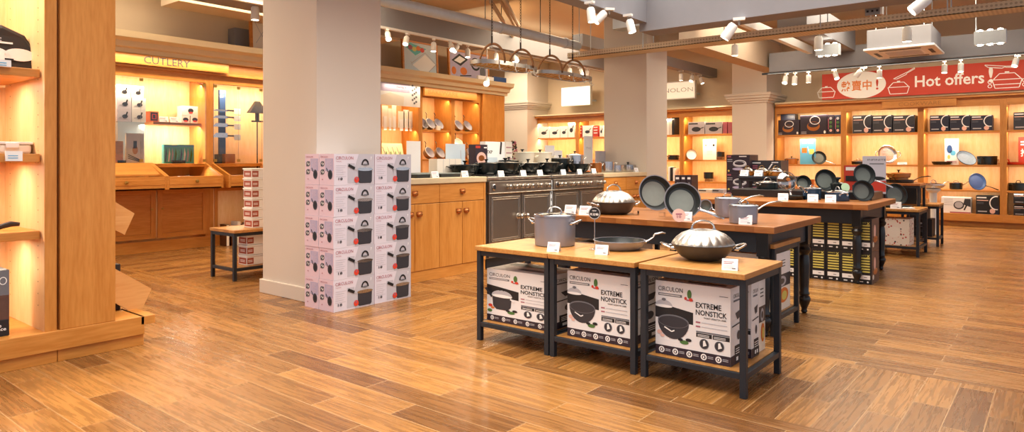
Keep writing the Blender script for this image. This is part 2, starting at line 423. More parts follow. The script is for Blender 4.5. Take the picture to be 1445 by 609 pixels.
# crown along the left hand wall cabinets
m = MB()
prof = [(8.36, 2.31), (8.28, 2.31), (8.27, 2.36), (8.22, 2.37), (8.20, 2.43), (8.12, 2.46), (8.10, 2.53), (8.80, 2.53), (8.80, 2.31)]
v = [(2.0, y, z) for y, z in prof] + [(10.08, y, z) for y, z in prof]; n = len(prof)
m.add(v, [tuple(range(n)), tuple(reversed(range(n, 2 * n)))] + [(i, n + i, n + (i + 1) % n, (i + 1) % n) for i in range(n)], 'cornice_paint')
m.build('trim_1', kind='structure')
# crown over the far shelves
m = MB()
for (ya, yb) in ((-.5, 4.25), (5.0, 10.15)):
    m.box(13.2, ya, 2.10, XB, yb, 2.14, 'honey_y'); m.box(13.16, ya, 2.14, XB, yb, 2.17, 'cornice_paint')
m.build('trim_2', kind='structure')
# ceiling beams
def beam(x0, y0, z0, x1, y1, z1, mat='beam_grey'): return slab('ceiling_beam', x0, y0, z0, x1, y1, z1, mat)
beam(2.6, 6.95, 2.84, 8.1, 7.45, 3.10)                    # pale box beam carrying the kitchen spotlights
beam(7.4, -2.5, 2.64, 7.75, 4.0, CEIL)                    # crossing beam, right
beam(1.5, 3.9, 2.74, 7.4, 4.10, CEIL)                     # long beam running away from the camera
beam(5.6, 4.3, 3.28, 7.3, 12.3, CEIL, 'ceil_paint')
beam(12.1, -2.5, 2.62, 12.5, 4.0, 2.95)                   # beam in front of the red banner
beam(8.6, 4.05, 2.72, 12.9, 4.35, 3.2, 'beam_tan')
beam(8.6, 5.6, 2.80, 13.7, 5.78, 2.98)
beam(8.6, 3.25, 2.86, 12.0, 3.33, 2.98, 'white_paint')
beam(9.4, 2.62, 2.86, 12.1, 3.0, 3.2)
beam(8.9, -2.5, 3.1, 9.3, 4.4, CEIL, 'ceil_paint')
beam(8.0, 7.3, 2.95, 13.7, 7.6, 3.2)
# bulkhead over the cutlery wall
beam(3.6, 7.75, 2.88, 6.9, 8.2, 3.2, 'wall_cream')
# ---------------------------------------------------------------- shelf cabinets (local: x along the front, y into the wall)
def shelf_cabinet(name, label, loc, rz, Wd, D, H, base, shelves, side=.045, header=.14, group=None, top_gap=0, skirt=True):
    t = thing(name, loc, label, 'shelf cabinet', group, rz)
    m = MB()
    m.box(0, 0, base, side, D, H, 'honey'); m.box(Wd - side, 0, base, Wd, D, H, 'honey')
    m.box(side, D - .02, base, Wd - side, D, H, 'honey_pale')
    m.box(side, 0, H - header, Wd - side, .03, H, 'honey_h'); m.box(0, .03, H - .02, Wd, D, H, 'honey_h')
    m.build('carcass', t, bevel=.002)
    m = MB(); m.box(0, -.012, .09, Wd, D, base, 'honey_h'); m.box(0, .03, 0, Wd, D, .09, 'honey_dark')
    m.build('plinth', t, bevel=.002)
    for z in shelves:
        m = MB(); m.box(side, .02, z - .03, Wd - side, D - .02, z, 'honey_h'); m.build('shelf', t, bevel=.002)
    return t
SH = (1.56, 1.005, .595)
ed = [4.29, 3.075, 1.87, .735, -.45]
dsc = ['far shelf cabinet beside the fluted pillar holding dark appliance boxes', 'far shelf cabinet under the COOKWARE sign holding the upright steel sauteuse',
       'far shelf cabinet with a large clear view of skillet, blue wok and black pot', 'far shelf cabinet cut by the right edge of the photo']
for i in range(4):
    shelf_cabinet('shelf_cabinet', dsc[i], (XC, ed[i], 0), FACE_X, ed[i] - ed[i + 1], XB - XC, 2.10, .21, SH)
SL = (1.62, 1.09, .64)
el = [10.14, 8.81, 7.5, 6.2, 5.08]
dsl = ['far shelf cabinet left of the glowing white sign, with a row of white boxes', 'far shelf cabinet below the glowing white sign with red and white boxes',
       'far shelf cabinet mostly hidden by the second grey pillar', 'far shelf cabinet between the second pillar and the wall pillar, with white leaflet']
for i in range(4):
    shelf_cabinet('shelf_cabinet', dsl[i], (XC, el[i], 0), FACE_X, el[i] - el[i + 1], XB - XC, 2.12, .21, SL)
# kitchen wall shelf cabinets
kx = [(7.0, 7.88), (7.88, 8.66), (8.66, 9.40)]
kd = ['wall cabinet bay behind the stacked saucepan boxes, with pale knives hung in it', 'wall cabinet bay with tilted grey white pans, nearer one', 'wall cabinet bay with tilted white pans, next to plain end panel']
for (x0, x1), d, s in zip(kx, kd, ((1.06,), (1.60, 1.10), (1.60, 1.10))):
    shelf_cabinet('shelf_cabinet', d, (x0, YC, 0), 0, x1 - x0, .44, 2.305, .21, s, header=.17)
m = MB(); m.box(9.405, 8.30, 0, 10.02, 8.795, 2.305, 'honey'); m.box(9.385, 8.29, 0, 9.44, 8.30, 2.31, 'honey'); m.box(9.40, 8.28, 0, 10.02, 8.30, .18, 'honey_h')
m.build('end_panel', bevel=.003, label='tall plain honey wood end panel closing the wall cabinets right of the pans', cat='wood panel')
m = MB(); m.box(10.06, 8.66, 0.0, 10.30, 8.72, 2.2, 'deep_blue'); m.box(10.08, 8.655, .3, 10.28, 8.66, .9, 'green'); m.box(10.08, 8.655, 1.3, 10.28, 8.66, 1.5, 'card')
m.build('standing_banner', label='narrow dark blue standing banner glimpsed between end panel and pillar', cat='banner')
# strip lights of the shelving
ROTB = (0, math.radians(20), 0)
for z, p in ((1.93, 26), (1.52, 20), (.96, 16), (.555, 8)):
    area('shelf_strip_light', (13.36, 1.9, z), .03, 4.5, p, (1, .80, .56), (0, math.radians(-25), 0))
for z, p in ((1.96, 30), (1.58, 26), (1.05, 20), (.60, 8)):
    area('shelf_strip_light', (13.36, 7.6, z), .03, 4.8, p, (1, .70, .38), (0, math.radians(-25), 0))
for z, p in ((2.12, 8), (1.56, 7), (1.05, 4)):
    area('shelf_strip_light', (8.2, 8.42, z), 2.3, .03, p, (1, .72, .42), (math.radians(25), 0, 0))
# ---------------------------------------------------------------- cutlery wall (two glass fronted cases)
def glass_case(x0, x1, label):
    t = thing('cutlery_case', (x0, YC, 0), label, 'display case'); Wd = x1 - x0
    m = MB()
    m.box(0, 0, .12, .05, .44, 2.305, 'honey'); m.box(Wd - .05, 0, .12, Wd, .44, 2.305, 'honey')
    m.box(.05, .42, .12, Wd - .05, .44, 2.305, 'honey_pale'); m.box(.05, .0, 2.05, Wd - .05, .04, 2.305, 'honey_h')
    m.box(.05, 0, 1.0, Wd - .05, .44, 1.04, 'honey_h')
    m.box(0, -.05, 2.15, Wd, 0, 2.18, 'honey_h')
    m.build('carcass', t, bevel=.003)
    m = MB(); m.box(0, -.02, 0, Wd, .44, .13, 'honey_h'); m.build('plinth', t, bevel=.002)
    return t, Wd
def raised_door(parent, x0, x1, z0, z1, y, knob_x, mat='honey_h'):
    m = MB(); e = .055
    m.box(x0, y - .02, z0, x0 + e, y, z1, 'honey'); m.box(x1 - e, y - .02, z0, x1, y, z1, 'honey')
    m.box(x0 + e, y - .02, z0, x1 - e, y, z0 + e, mat); m.box(x0 + e, y - .02, z1 - e, x1 - e, y, z1, mat)
    m.box(x0 + e, y - .008, z0 + e, x1 - e, y, z1 - e, mat)
    d = m.build('door', parent, bevel=.003)
    k = MB(); k.at(Matrix.Translation((knob_x, y - .02, (z0 + z1) / 2 + .06)) @ Matrix.Rotation(PI / 2, 4, 'X'))
    k.lathe([(.006, 0), (.006, .012), (.014, .018), (.014, .026), (0, .03)], 'brass', 14); k.build('knob', d)
    return d
def desk(parent, x0, x1, yf, opened):
    # sloping glass topped display drawer that sticks out in front of the case
    m = MB(); z0 = .745; zf = .90; zb = 1.05
    def side(x): m.add([(x, yf, z0), (x + .025, yf, z0), (x + .025, 0, z0), (x, 0, z0), (x, yf, zf), (x + .025, yf, zf), (x + .025, 0, zb), (x, 0, zb)],
                       [(0, 3, 2, 1), (4, 5, 6, 7), (0, 1, 5, 4), (1, 2, 6, 5), (2, 3, 7, 6), (3, 0, 4, 7)], 'honey_y')
    side(x0); side(x1 - .025)
    m.box(x0 + .025, yf, z0, x1 - .025, yf + .02, zf - .005, 'honey_h'); m.box(x0 + .025, yf, z0, x1 - .025, 0, z0 + .02, 'honey_h')
    m.box(x0 + .025, yf - .004, z0 + .055, x1 - .025, yf, zf - .04, 'honey_h'); m.box(x0 + .025, yf + .02, z0 + .06, x1 - .025, -.01, z0 + .07, 'honey_pale')
    d = m.build('display_drawer', parent, bevel=.002)
    if not opened:
        g = MB(); g.add([(x0 + .025, yf + .01, zf - .002), (x1 - .025, yf + .01, zf - .002), (x1 - .025, 0, zb - .002), (x0 + .025, 0, zb - .002)], [(0, 1, 2, 3)], 'glass'); g.build('glass_top', d)
    else:
        g = MB(); g.add([(x0 + .025, yf + .12, zf + .02), (x1 - .025, yf + .12, zf + .02), (x1 - .025, -.02, zb), (x0 + .025, -.02, zb), (x0 + .025, yf + .12, zf), (x1 - .025, yf + .12, zf), (x1 - .025, -.02, zb - .02), (x0 + .025, -.02, zb - .02)],
                        [(0, 1, 2, 3), (4, 7, 6, 5), (0, 4, 5, 1), (1, 5, 6, 2), (2, 6, 7, 3), (3, 7, 4, 0)], 'honey_h'); g.build('solid_top', d)
    k = MB(); cx = (x0 + x1) / 2; k.at(Matrix.Translation((cx, yf, .835)) @ Matrix.Rotation(PI / 2, 4, 'X'))
    k.lathe([(.008, 0), (.008, .02), (.02, .028), (.02, .036), (0, .04)], 'brass', 14); k.build('knob', d)
    return d
def vitrine(parent, x0, x1):
    f = MB()
    f.box(x0, -.006, 1.06, x0 + .003, 0, 2.04, 'steel'); f.box(x1 - .003, -.006, 1.06, x1, 0, 2.04, 'steel')
    g = MB(); g.box(x0, -.006, 1.06, (x0 + x1) / 2 - .002, 0, 2.04, 'glass'); g.box((x0 + x1) / 2 + .002, -.006, 1.06, x1, 0, 2.04, 'glass')
    d = g.build('glass_door', parent)
    for x in (x0 + .02, (x0 + x1) / 2, x1 - .02):
        for z in (1.06, 2.0):
            f.box(x - .02, -.014, z, x + .02, -.006, z + .035, 'brass')
    f.build('hinge', d)
tA, Wa = glass_case(2.62, 4.26, 'glass fronted cutlery case with white knife boxes under the CUTLERY sign')
vitrine(tA, .05, Wa - .05); desk(tA, .04, .93, -.42, True); desk(tA, .93, 1.60, -.42, False)
raised_door(tA, .30, .98, .16, .73, 0, .93); raised_door(tA, 1.0, 1.60, .16, .73, 0, 1.05)
tB, Wb = glass_case(4.26, 5.7, 'glass fronted cutlery case with knives on a dark magnetic rack, half hidden by pillar')
vitrine(tB, .05, .72); desk(tB, .03, .72, -.42, False)
raised_door(tB, .75, 1.4, .16, .73, 0, .8)
# open lower niche frame of the second case with books
m = MB()
for a0, a1 in ((.06, .10), (.62, .68)): m.box(a0, -.02, .16, a1, 0, .73, 'honey')
m.box(.1, -.02, .16, .62, 0, .21, 'honey_h'); m.box(.1, -.02, .69, .62, 0, .73, 'honey_h'); m.build('niche_frame', tB, bevel=.002)
m = MB(); m.box(2.62, 8.27, 2.185, 4.47, 8.299, 2.305, 'honey_h'); m.at(Matrix(((1, 0, 0, 0), (0, 0, -1, 8.27), (0, 1, 0, 0), (0, 0, 0, 1))))
m.rect(2.64, 2.19, 4.45, 2.195, 'honey_dark'); m.text('CUTLERY', PY(203, 90, 8.27).x, 2.205, PY(268, 95, 8.27).x - PY(203, 90, 8.27).x, .085, 'char', 3, False)
m.build('sign_board', label='wooden CUTLERY sign board under the crown above the glass case', cat='sign')
area('case_light', (3.85, 8.50, 1.50), .7, .03, 7, (1, .80, .56), (math.radians(20), 0, 0))  # added fill against the shadow under the short shelf
area('desk_fill', (3.88, 8.28, .99), .5, .02, 3, (1, .88, .7), (math.radians(-30), 0, 0))  # fills added to brighten the inside of the display drawers
area('desk_fill', (4.65, 8.28, .99), .5, .02, 3, (1, .88, .7), (math.radians(-30), 0, 0))
area('case_light', (3.55, 8.46, 2.02), 1.4, .03, 13, (1, .76, .48), (math.radians(25), 0, 0))
area('case_light', (5.0, 8.46, 2.02), 1.2, .03, 12, (1, .74, .45), (math.radians(25), 0, 0))
# sign board in the kitchen bays
m = MB(); m.box(7.9, 8.27, 2.16, 9.2, 8.315, 2.305, 'honey_h'); m.at(Matrix(((1, 0, 0, 0), (0, 0, -1, 8.27), (0, 1, 0, 0), (0, 0, 0, 1))))
m.rect(7.92, 2.17, 9.18, 2.175, 'honey_dark'); m.text('BAKEWARE', 7.98, 2.195, .72, .07, 'honey_dark', 2, False)
m.build('sign_board', bevel=.002, label='wooden sign board with faint capitals above the tilted white pans', cat='sign')
# CO OKWARE board on the far wall
m = MB(); yc0 = PX(1245, 150, 13.2).y; yc1 = PX(1350, 150, 13.2).y
m.box(13.16, yc1, 1.97, 13.2, yc0, 2.09, 'honey_y'); m.at(Matrix(((0, 0, -1, 13.16), (-1, 0, 0, 0), (0, 1, 0, 0), (0, 0, 0, 1))))
m.rect(-yc0 + .02, 1.975, -yc1 - .02, 1.98, 'honey_dark'); ta = PX(1268, 145, 13.16).y; tb = PX(1328, 145, 13.16).y
m.text('COOKWARE', -ta, 2.0, ta - tb, .065, 'honey_dark', 2, False)
m.build('sign_board', bevel=.002, label='wooden COOKWARE sign board under the red banner', cat='sign')
# ---------------------------------------------------------------- near left shelving unit
t = thing('tall_shelving_unit', (-.4, 4.19, 0), 'tall honey wood shelving unit at the left edge of the photo', 'shelving unit')
m = MB(); ox = .4
m.box(1.243 + ox, 0, .17, 1.298 + ox, .72, 2.9, 'honey'); m.box(1.242 + ox, .004, .17, 1.243 + ox, .68, 2.9, 'honey_pale'); m.box(0, 0, .17, .05, .72, 2.9, 'honey')
m.box(.05, .68, .17, 1.242 + ox, .72, 2.9, 'honey_pale'); m.box(0, 0, 2.6, 1.298 + ox, .04, 2.9, 'honey_h')
for zz in [.3 + k * .064 for k in range(36)]:
    for yy in (.10, .58): m.at(Matrix.Translation((1.2415 + ox, yy, zz)) @ Matrix.Rotation(-PI / 2, 4, 'Y')); m.lathe([(.003, 0), (.003, .001)], 'mat_dark', 6)
m.at(); m.build('carcass', t)

m = MB(); m.box(1.310 + ox, -.012, .17, 1.585 + ox, .10, 2.9, 'honey'); m.build('front_panel', t, bevel=.004)
m = MB(); m.box(0, -.016, .065, 1.74 + ox, .74, .17, 'honey_h'); m.box(1.72 + ox, -.016, .12, 1.80 + ox, .3, .17, 'honey_h'); m.build('base', t, bevel=.003)
m = MB(); m.box(0, 0, 0, 1.30 + ox, .72, .062, 'honey_h'); m.box(1.303 + ox, 0, 0, 1.742 + ox, .72, .062, 'honey_h'); m.box(0, .02, .055, 1.73 + ox, .7, .07, 'mat_dark'); m.build('plinth', t, bevel=.002)
for z in (1.565, 1.115, .705):
    m = MB(); m.box(.05, .05, z - .045, 1.235 + ox, .66, z, 'honey_h'); m.build('shelf', t, bevel=.003)
for z in (1.51, 1.06, .64): area('unit_strip_light', (.5, 4.5, z), 1.3, .03, 9, (1, .86, .66))
area('unit_strip_light', (.5, 4.5, 2.5), 1.3, .04, 22, (1, .86, .66))
# plywood pieces leaning behind its panel
def plate(name, pts, Y, th, label, mat='ply', cat='board'):
    P = [PY(x, y, Y) for x, y in pts]; n = len(P); m = MB()
    v = [tuple(p) for p in P] + [(p.x, p.y + th, p.z) for p in P]
    m.add(v, [tuple(range(n)), tuple(reversed(range(n, 2 * n)))] + [(i, n + i, n + (i + 1) % n, (i + 1) % n) for i in range(n)], mat)
    return m.build(name, label=label, cat=cat)
plate('wooden_board', [(150, 372), (214, 407), (196, 446), (150, 420)], 4.42, .02, 'slanted pale plywood board standing on the base of the left unit')
plate('wooden_board', [(150, 277), (190, 301), (176, 331), (150, 318)], 4.40, .02, 'small tilted plywood square sticking out past the left unit panel')
m = MB(); m.box(1.50, 4.46, .171, 1.72, 4.86, .45, 'mat_dark'); m.build('dark_recess', bevel=.004, label='dark block standing in for the black recess under the slanted plywood board', cat='box')  # solid dark block put in where the recess is black
# ---------------------------------------------------------------- kitchen island
YK = 4.45
def cup_pull(parent, x, y, z):
    k = MB(); k.at(Matrix.Translation((x, y, z)) @ Matrix.Rotation(PI / 2, 4, 'X'))
    k.lathe([(.0, .028), (.018, .026), (.03, .016), (.034, 0)], 'copper', 18, ry=.7); k.at(Matrix.Translation((x, y, z)))
    k.box(-.036, -.004, .008, .036, 0, .026, 'copper'); return k.build('cup_pull', parent)
def base_cabinet(x0, x1, cols, label, tz=.92, drawers_only=False):
    t = thing('base_cabinet', (x0, YK, 0), label, 'kitchen cabinet'); Wd = x1 - x0; D = .70
    m = MB(); m.box(0, .003, .10, Wd, D, tz - .055, 'honey_dark'); m.box(0, -.018, .10, .03, 0, tz - .055, 'honey'); m.box(Wd - .03, -.018, .10, Wd, 0, tz - .055, 'honey')
    m.build('carcass', t)
    m = MB(); m.box(0, -.012, 0, Wd, D, .098, 'honey_h'); m.build('plinth', t, bevel=.002)
    n = cols; w = (Wd - .06) / n
    for i in range(n):
        a = .03 + i * w + .002; b = .03 + (i + 1) * w - .002
        m = MB(); m.box(a, -.018, .10, b, 0, .69, 'honey'); d = m.build('door', t, bevel=.003)
        cup_pull(d, b - .05 if i % 2 == 0 else a + .05, -.018, .60)
    for i in range(n // 2):
        a = .03 + i * 2 * w + .002; b = .03 + (i * 2 + 2) * w - .002
        m = MB(); m.box(a, -.018, .695, b, 0, tz - .058, 'honey_h'); d = m.build('drawer', t, bevel=.003)
        cup_pull(d, (a + b) / 2, -.018, .785)
    return t
base_cabinet(3.78, 5.06, 4, 'honey wood base cabinet between the box stack and the first range cooker')
base_cabinet(7.28, 8.40, 4, 'honey wood base cabinet right of the range cookers, before the second pillar')
for x0, x1, lb in ((3.75, 5.065, 'pale stone worktop on the base cabinet behind the box stack'), (7.275, 8.40, 'pale stone worktop right of the range cookers')):
    m = MB(); m.box(x0, YK - .03, .867, x1, YK + .72, .92, 'worktop'); m.build('worktop', bevel=.006, label=lb, cat='worktop')
def range_cooker(x0, x1, label):
    t = thing('range_cooker', (x0, YK, 0), label, 'range cooker'); Wd = x1 - x0
    m = MB(); m.box(0, .0, .10, Wd, .70, .90, 'range_steel'); m.box(.03, .02, .0, Wd - .03, .66, .10, 'black_iron')
    m.build('body', t, bevel=.004)
    m = MB(); m.box(-.002, -.03, .885, Wd + .002, .70, .915, 'range_trim'); m.build('hob', t, bevel=.006)
    m = MB()
    for i in range(3):
        cx = Wd * (i + .5) / 3; w = Wd / 6 - .015
        for q in (-1, 0, 1): m.box(cx + q * w * .95 - .006, .04, .925, cx + q * w * .95 + .006, .62, .937, 'black_paint')
        for y in (.05, .2, .34, .48, .61): m.box(cx - w, y - .006, .925, cx + w, y + .006, .937, 'black_paint')
        for y in (.06, .6):
            for q in (-1, 1): m.box(cx + q * w * .9 - .006, y, .915, cx + q * w * .9 + .006, y + .012, .927, 'black_paint')
        for y in (.2, .46): m.lathe([(.05, .915), (.05, .922), (.03, .93), (0, .93)], 'black_paint', 18, cx, y)
    m.build('pan_support', t)
    # sloped control panel
    m = MB(); m.box(.01, -.045, .755, Wd - .01, 0, .87, 'range_steel'); m.box(.0, -.05, .742, Wd, 0, .757, 'range_trim'); p = m.build('control_panel', t, bevel=.006)
    c = MB(); c.at(Matrix.Translation((.075, -.046, .812)) @ Matrix.Rotation(PI / 2, 4, 'X')); c.lathe([(.03, 0), (.03, .006), (.026, .009), (0, .009)], 'steel', 24, ry=1.1)
    c.disc(0, 0, .022, .024, 'ink', 14); c.build('clock', p)
    for i, fx in enumerate((.27, .37, .46, .54, .62, .76, .90) if x0 < 6 else (.10, .17, .32, .41, .50, .58, .66, .86, .94)):
        k = MB(); k.at(Matrix.Translation((Wd * fx, -.045, .812)) @ Matrix.Rotation(PI / 2, 4, 'X'))
        k.lathe([(.028, 0), (.026, .006), (.012, .01), (.012, .022), (.022, .026), (.022, .05), (.016, .056), (0, .056)], 'range_trim', 18); k.build('control_knob', p)
    # two ornate doors
    for (a, b, kx) in ((.02, Wd * .5 - .006, Wd * .5 - .05), (Wd * .5 + .006, Wd - .02, Wd * .5 + .05)):
        m = MB(); m.box(a, -.03, .24, b, 0, .735, 'range_steel')
        for e, pr, h in ((.025, .010, .012), (.045, .006, .008)):
            m.box(a + e, -.03 - pr, .24 + e, a + e + h, -.03, .735 - e, 'range_trim'); m.box(b - e - h, -.03 - pr, .24 + e, b - e, -.03, .735 - e, 'range_trim')
            m.box(a + e, -.03 - pr, .24 + e, b - e, -.03, .24 + e + h, 'range_trim'); m.box(a + e, -.03 - pr, .735 - e - h, b - e, -.03, .735 - e, 'range_trim')
        d = m.build('oven_door', t, bevel=.003)
        k = MB(); k.at(Matrix.Translation((kx, -.03, .50)) @ Matrix.Rotation(PI / 2, 4, 'X'))
        k.lathe([(.034, 0), (.03, .008), (.014, .012), (.012, .03), (.024, .04), (.026, .055), (.016, .066), (0, .068)], 'range_trim', 20); k.build('handle', d)
    m = MB(); m.box(.02, -.028, .11, Wd - .02, 0, .225, 'range_steel'); m.box(.02, -.034, .16, Wd - .02, -.028, .172, 'range_trim'); m.build('drawer', t, bevel=.003)
    return t
range_cooker(5.08, 6.15, 'steel range cooker with two ornate doors, nearer of the two')
range_cooker(6.17, 7.26, 'steel range cooker partly behind the tall stockpot, farther of the two')
m = MB(); m.box(6.128, YK - .034, .28, 6.166, YK - .0305, .86, 'galv')
for k in range(7): m.box(6.14, YK - .036, .33 + k * .075, 6.155, YK - .034, .36 + k * .075, 'mat_dark')
m.build('perforated_strip', label='perforated metal strip between the two range cookers', cat='metal strip')
# ================================================================ CEILING FITTINGS
# pipe and cable tray
def cyl_between(m, p, q, r, mat, n=18): m.tube([p, q], r, mat, n)
m = MB(); cyl_between(m, (4.0, 5.35, 2.70), (8.1, 5.35, 2.70), .062, 'galv', 24)
for x in (6.35, 7.75): m.lathe([(0, 0)], 'galv', 3) if False else m.tube([(x, 5.35, 2.70), (x + .05, 5.35, 2.70)], .072, 'galv', 24)
for x in (4.9, 6.1, 7.2): m.tube([(x, 5.35, 2.70), (x, 5.35, CEIL)], .006, 'chain_metal', 6)
m.build('ceiling_pipe', label='pale grey round pipe hung under the ceiling above the pot racks', cat='pipe')
t = thing('cable_tray', (8.05, 0, 0), 'long perforated cable tray crossing the ceiling in front of the second pillar', 'cable tray')
m = MB(); m.box(0, -2.5, 2.535, .30, 5.5, 2.542, 'mesh_tray'); m.box(0, -2.5, 2.535, .006, 5.5, 2.61, 'mesh_tray'); m.box(.294, -2.5, 2.535, .30, 5.5, 2.61, 'mesh_tray')
m.build('tray', t)
m = MB()
for q in range(4): m.tube([(.06 + q * .05, -2.5, 2.58), (.06 + q * .05, 5.5, 2.58)], .012, 'ink_soft', 8)
m.build('cables', t)
for y in (-.6, .9, 2.1, 3.2, 4.3, 5.3):
    m = MB(); m.tube([(.0, y, 2.56), (.0, y, CEIL)], .006, 'galv', 6); m.tube([(.3, y, 2.56), (.3, y, CEIL)], .006, 'galv', 6); m.build('hanger_rod', t)
m = MB(); m.box(7.78, -2.5, 2.80, 8.0, 4.6, 2.96, 'galv')
for y in (-.7, .4, 1.5, 2.6, 3.7): m.box(7.76, y, 2.79, 8.02, y + .03, 2.97, 'beam_tan')
m.build('air_duct', bevel=.004, label='rectangular metal air duct running above the cable tray', cat='duct')
m = MB(); yy = PX(1231, 30, 7.95).y
m.box(7.9, yy - .08, 2.60, 7.94, yy + .06, 3.0, 'steel_soft')
for a in range(3):
    for b in range(8): m.box(7.895, yy - .065 + a * .045, 2.63 + b * .045, 7.9, yy - .045 + a * .045, 2.65 + b * .045, 'mat_dark')
m.box(7.9, yy - .10, 2.60, 8.0, yy - .08, 3.0, 'white_paint')
m.build('perforated_bracket', label='upright perforated metal bracket beside the air duct', cat='bracket')
m = MB(); m.box(12.02, -2.5, 2.575, 12.07, 4.1, 2.605, 'black_iron'); m.build('lighting_track', label='thin dark lighting track under the beam over the red banner', cat='lighting track')
m = MB(); m.box(2.8, 6.93, 2.81, 8.0, 6.98, 2.84, 'white_paint'); m.build('lighting_track', label='white lighting track under the pale box beam over the cookers', cat='lighting track')
m = MB(); m.tube([(9.1, -2.5, 2.74), (9.1, 4.0, 2.74)], .02, 'ink_soft', 8); m.tube([(9.1, 1.8, 2.74), (9.1, 1.8, CEIL)], .006, 'galv', 6); m.tube([(9.1, -.3, 2.74), (9.1, -.3, CEIL)], .006, 'galv', 6)
m.build('lighting_track', label='round dark rail carrying the white cylinder spotlights before the air conditioner', cat='lighting track')
for k, (x, y0) in enumerate(((8.9, 2.9), (7.6, 6.2), (6.9, 5.8))):
    pass
for i, (y, z, d) in enumerate(((5.9, 3.2, 'nearest'), (6.15, 3.24, 'middle'), (6.45, 3.2, 'farthest'))):
    m = MB(); m.tube([(6.4 + i * .25, y - .5, z), (8.6 + i * .25, y + .9, z)], .03, 'beam_tan', 10); m.tube([(7.3 + i * .25, y + .07, z), (7.3 + i * .25, y + .07, CEIL)], .006, 'chain_metal', 6)
    m.build('conduit', label='%s of three tan conduits under the ceiling behind the pot rack chains' % d, cat='conduit')
# ---------------------------------------------------------------- pot racks
def chain(m, x, y, z0, z1):
    n = int((z1 - z0) / .032)
    for i in range(n):
        z = z0 + i * .032; pts = []
        for k in range(8):
            a = 2 * PI * k / 8; u = .009 * math.cos(a); w = .020 * math.sin(a)
            pts.append((x + (u if i % 2 else 0), y + (0 if i % 2 else u), z + .018 + w))
        m.tube(pts, .0028, 'chain_metal', 5, closed=True)
def pot_rack(x0, x1, y, z, arches, label):
    t = thing('pot_rack', ((x0 + x1) / 2, y, z), label, 'pot rack'); cx = (x0 + x1) / 2; L = (x1 - x0) / 2; Wd = .19
    m = MB(); N = 40; o = []; 
    for k in range(N):
        a = 2 * PI * k / N; c, s = math.cos(a), math.sin(a)
        o.append((L * (abs(c) ** .7) * (1 if c > 0 else -1), Wd * (abs(s) ** .7) * (1 if s > 0 else -1)))
    vs = []; fs = []
    for (x, yy) in o:
        for e, zz in ((0, -.022), (0, .022), (.004, .022), (.004, -.022)): vs.append((x * (1 - e / L), yy * (1 - e / Wd), zz))
    for k in range(N):
        for j in range(4): fs.append((k * 4 + j, ((k + 1) % N) * 4 + j, ((k + 1) % N) * 4 + (j + 1) % 4, k * 4 + (j + 1) % 4))
    m.add(vs, fs, 'steel_soft', True); m.build('rim', t)
    m = MB()
    for i in range(13):
        x = -L + (i + 1) * 2 * L / 14; w = Wd * (1 - abs(x / L) ** 3) ** .5
        m.tube([(x, -w, -.01), (x, w, -.01)], .004, 'brass', 6)
    for q in (-.5, 0, .5): m.tube([(-L * .93, q * Wd, -.012), (L * .93, q * Wd, -.012)], .005, 'brass', 6)
    m.build('grid', t)
    for ax in arches:
        m = MB(); pts = []
        for k in range(17):
            a = PI * k / 16; pts.append((ax - cx, .185 * math.cos(a), .0 + .225 * math.sin(a)))
        m.tube(pts, .014, 'rust', 8, flat=.45); m.tube([(ax - cx, 0, .22), (ax - cx, 0, .31)], .010, 'chain_metal', 8); m.build('arch', t)
        m = MB(); chain(m, ax - cx, 0, .30, CEIL - z); m.build('chain', t)
    for k, hx in enumerate((-.6, -.1, .3, .65, .9)):
        m = MB(); x = hx * L; yy = -Wd * (1 - abs(hx) ** 3) ** .5 * .98
        m.tube([(x, yy, .03), (x, yy - .01, .0), (x, yy - .01, -.06), (x, yy - .03, -.085), (x, yy - .05, -.07)], .005, 'steel_soft', 6); m.build('hook', t)
    return t
pot_rack(5.42, 6.42, 4.9, 2.14, (5.70, 6.21), 'oblong hanging pot rack on chains, left of the two, above the nearer cooker')
pot_rack(6.52, 7.62, 4.9, 2.14, (6.79, 7.29), 'oblong hanging pot rack on chains, right of the two, beside the second pillar')
# ---------------------------------------------------------------- track spotlights
def make_spot():
    t = thing('track_spotlight', (0, 0, 0), 'x', 'spotlight')
    m = MB(); m.box(-.02, -.045, -.022, .02, .045, 0, 'white_paint'); m.tube([(0, 0, -.02), (0, 0, -.06)], .008, 'steel_soft', 8); m.build('mount', t)
    e = MB(); e.at(Matrix.Translation((0, 0, -.06)) @ Matrix.Rotation(0, 4, 'X')); e.lathe([(.0, .0), (.030, -.002), (.038, -.02), (.040, -.13), (.036, -.132), (.034, -.118)], 'white_paint', 22)
    h = e.build('lamp_head', t)
    g = MB(); g.lathe([(.034, -.182), (.0, -.176)], 'lamp_glow', 18); g.build('lens', h)
    return t
SPOT = Proto(make_spot())
nspot = 0
def spot(px, py, loc, tilt, turn, label, power=0, aim=None, s=1.0):
    """px,py only documents where it shows; loc is the mount point"""
    o = SPOT.put(loc, turn, label, scale=(s, s, s))
    for c in bpy.data.objects:
        if c.parent == o and c.name.startswith('lamp_head'):
            c.rotation_euler = (tilt, 0, 0); c.location = (0, -math.sin(tilt) * -.06 * -1 * 0 , 0)
            if power:
                l = bpy.data.lights.new('spot_beam', 'SPOT'); l.energy = power; l.spot_size = math.radians(62); l.spot_blend = .6; l.color = (1, .80, .58); l.shadow_soft_size = .04
                lo = bpy.data.objects.new('spot_beam', l); COL.objects.link(lo); lo.parent = c; lo.location = (0, 0, -.20)
    return o
R = math.radians
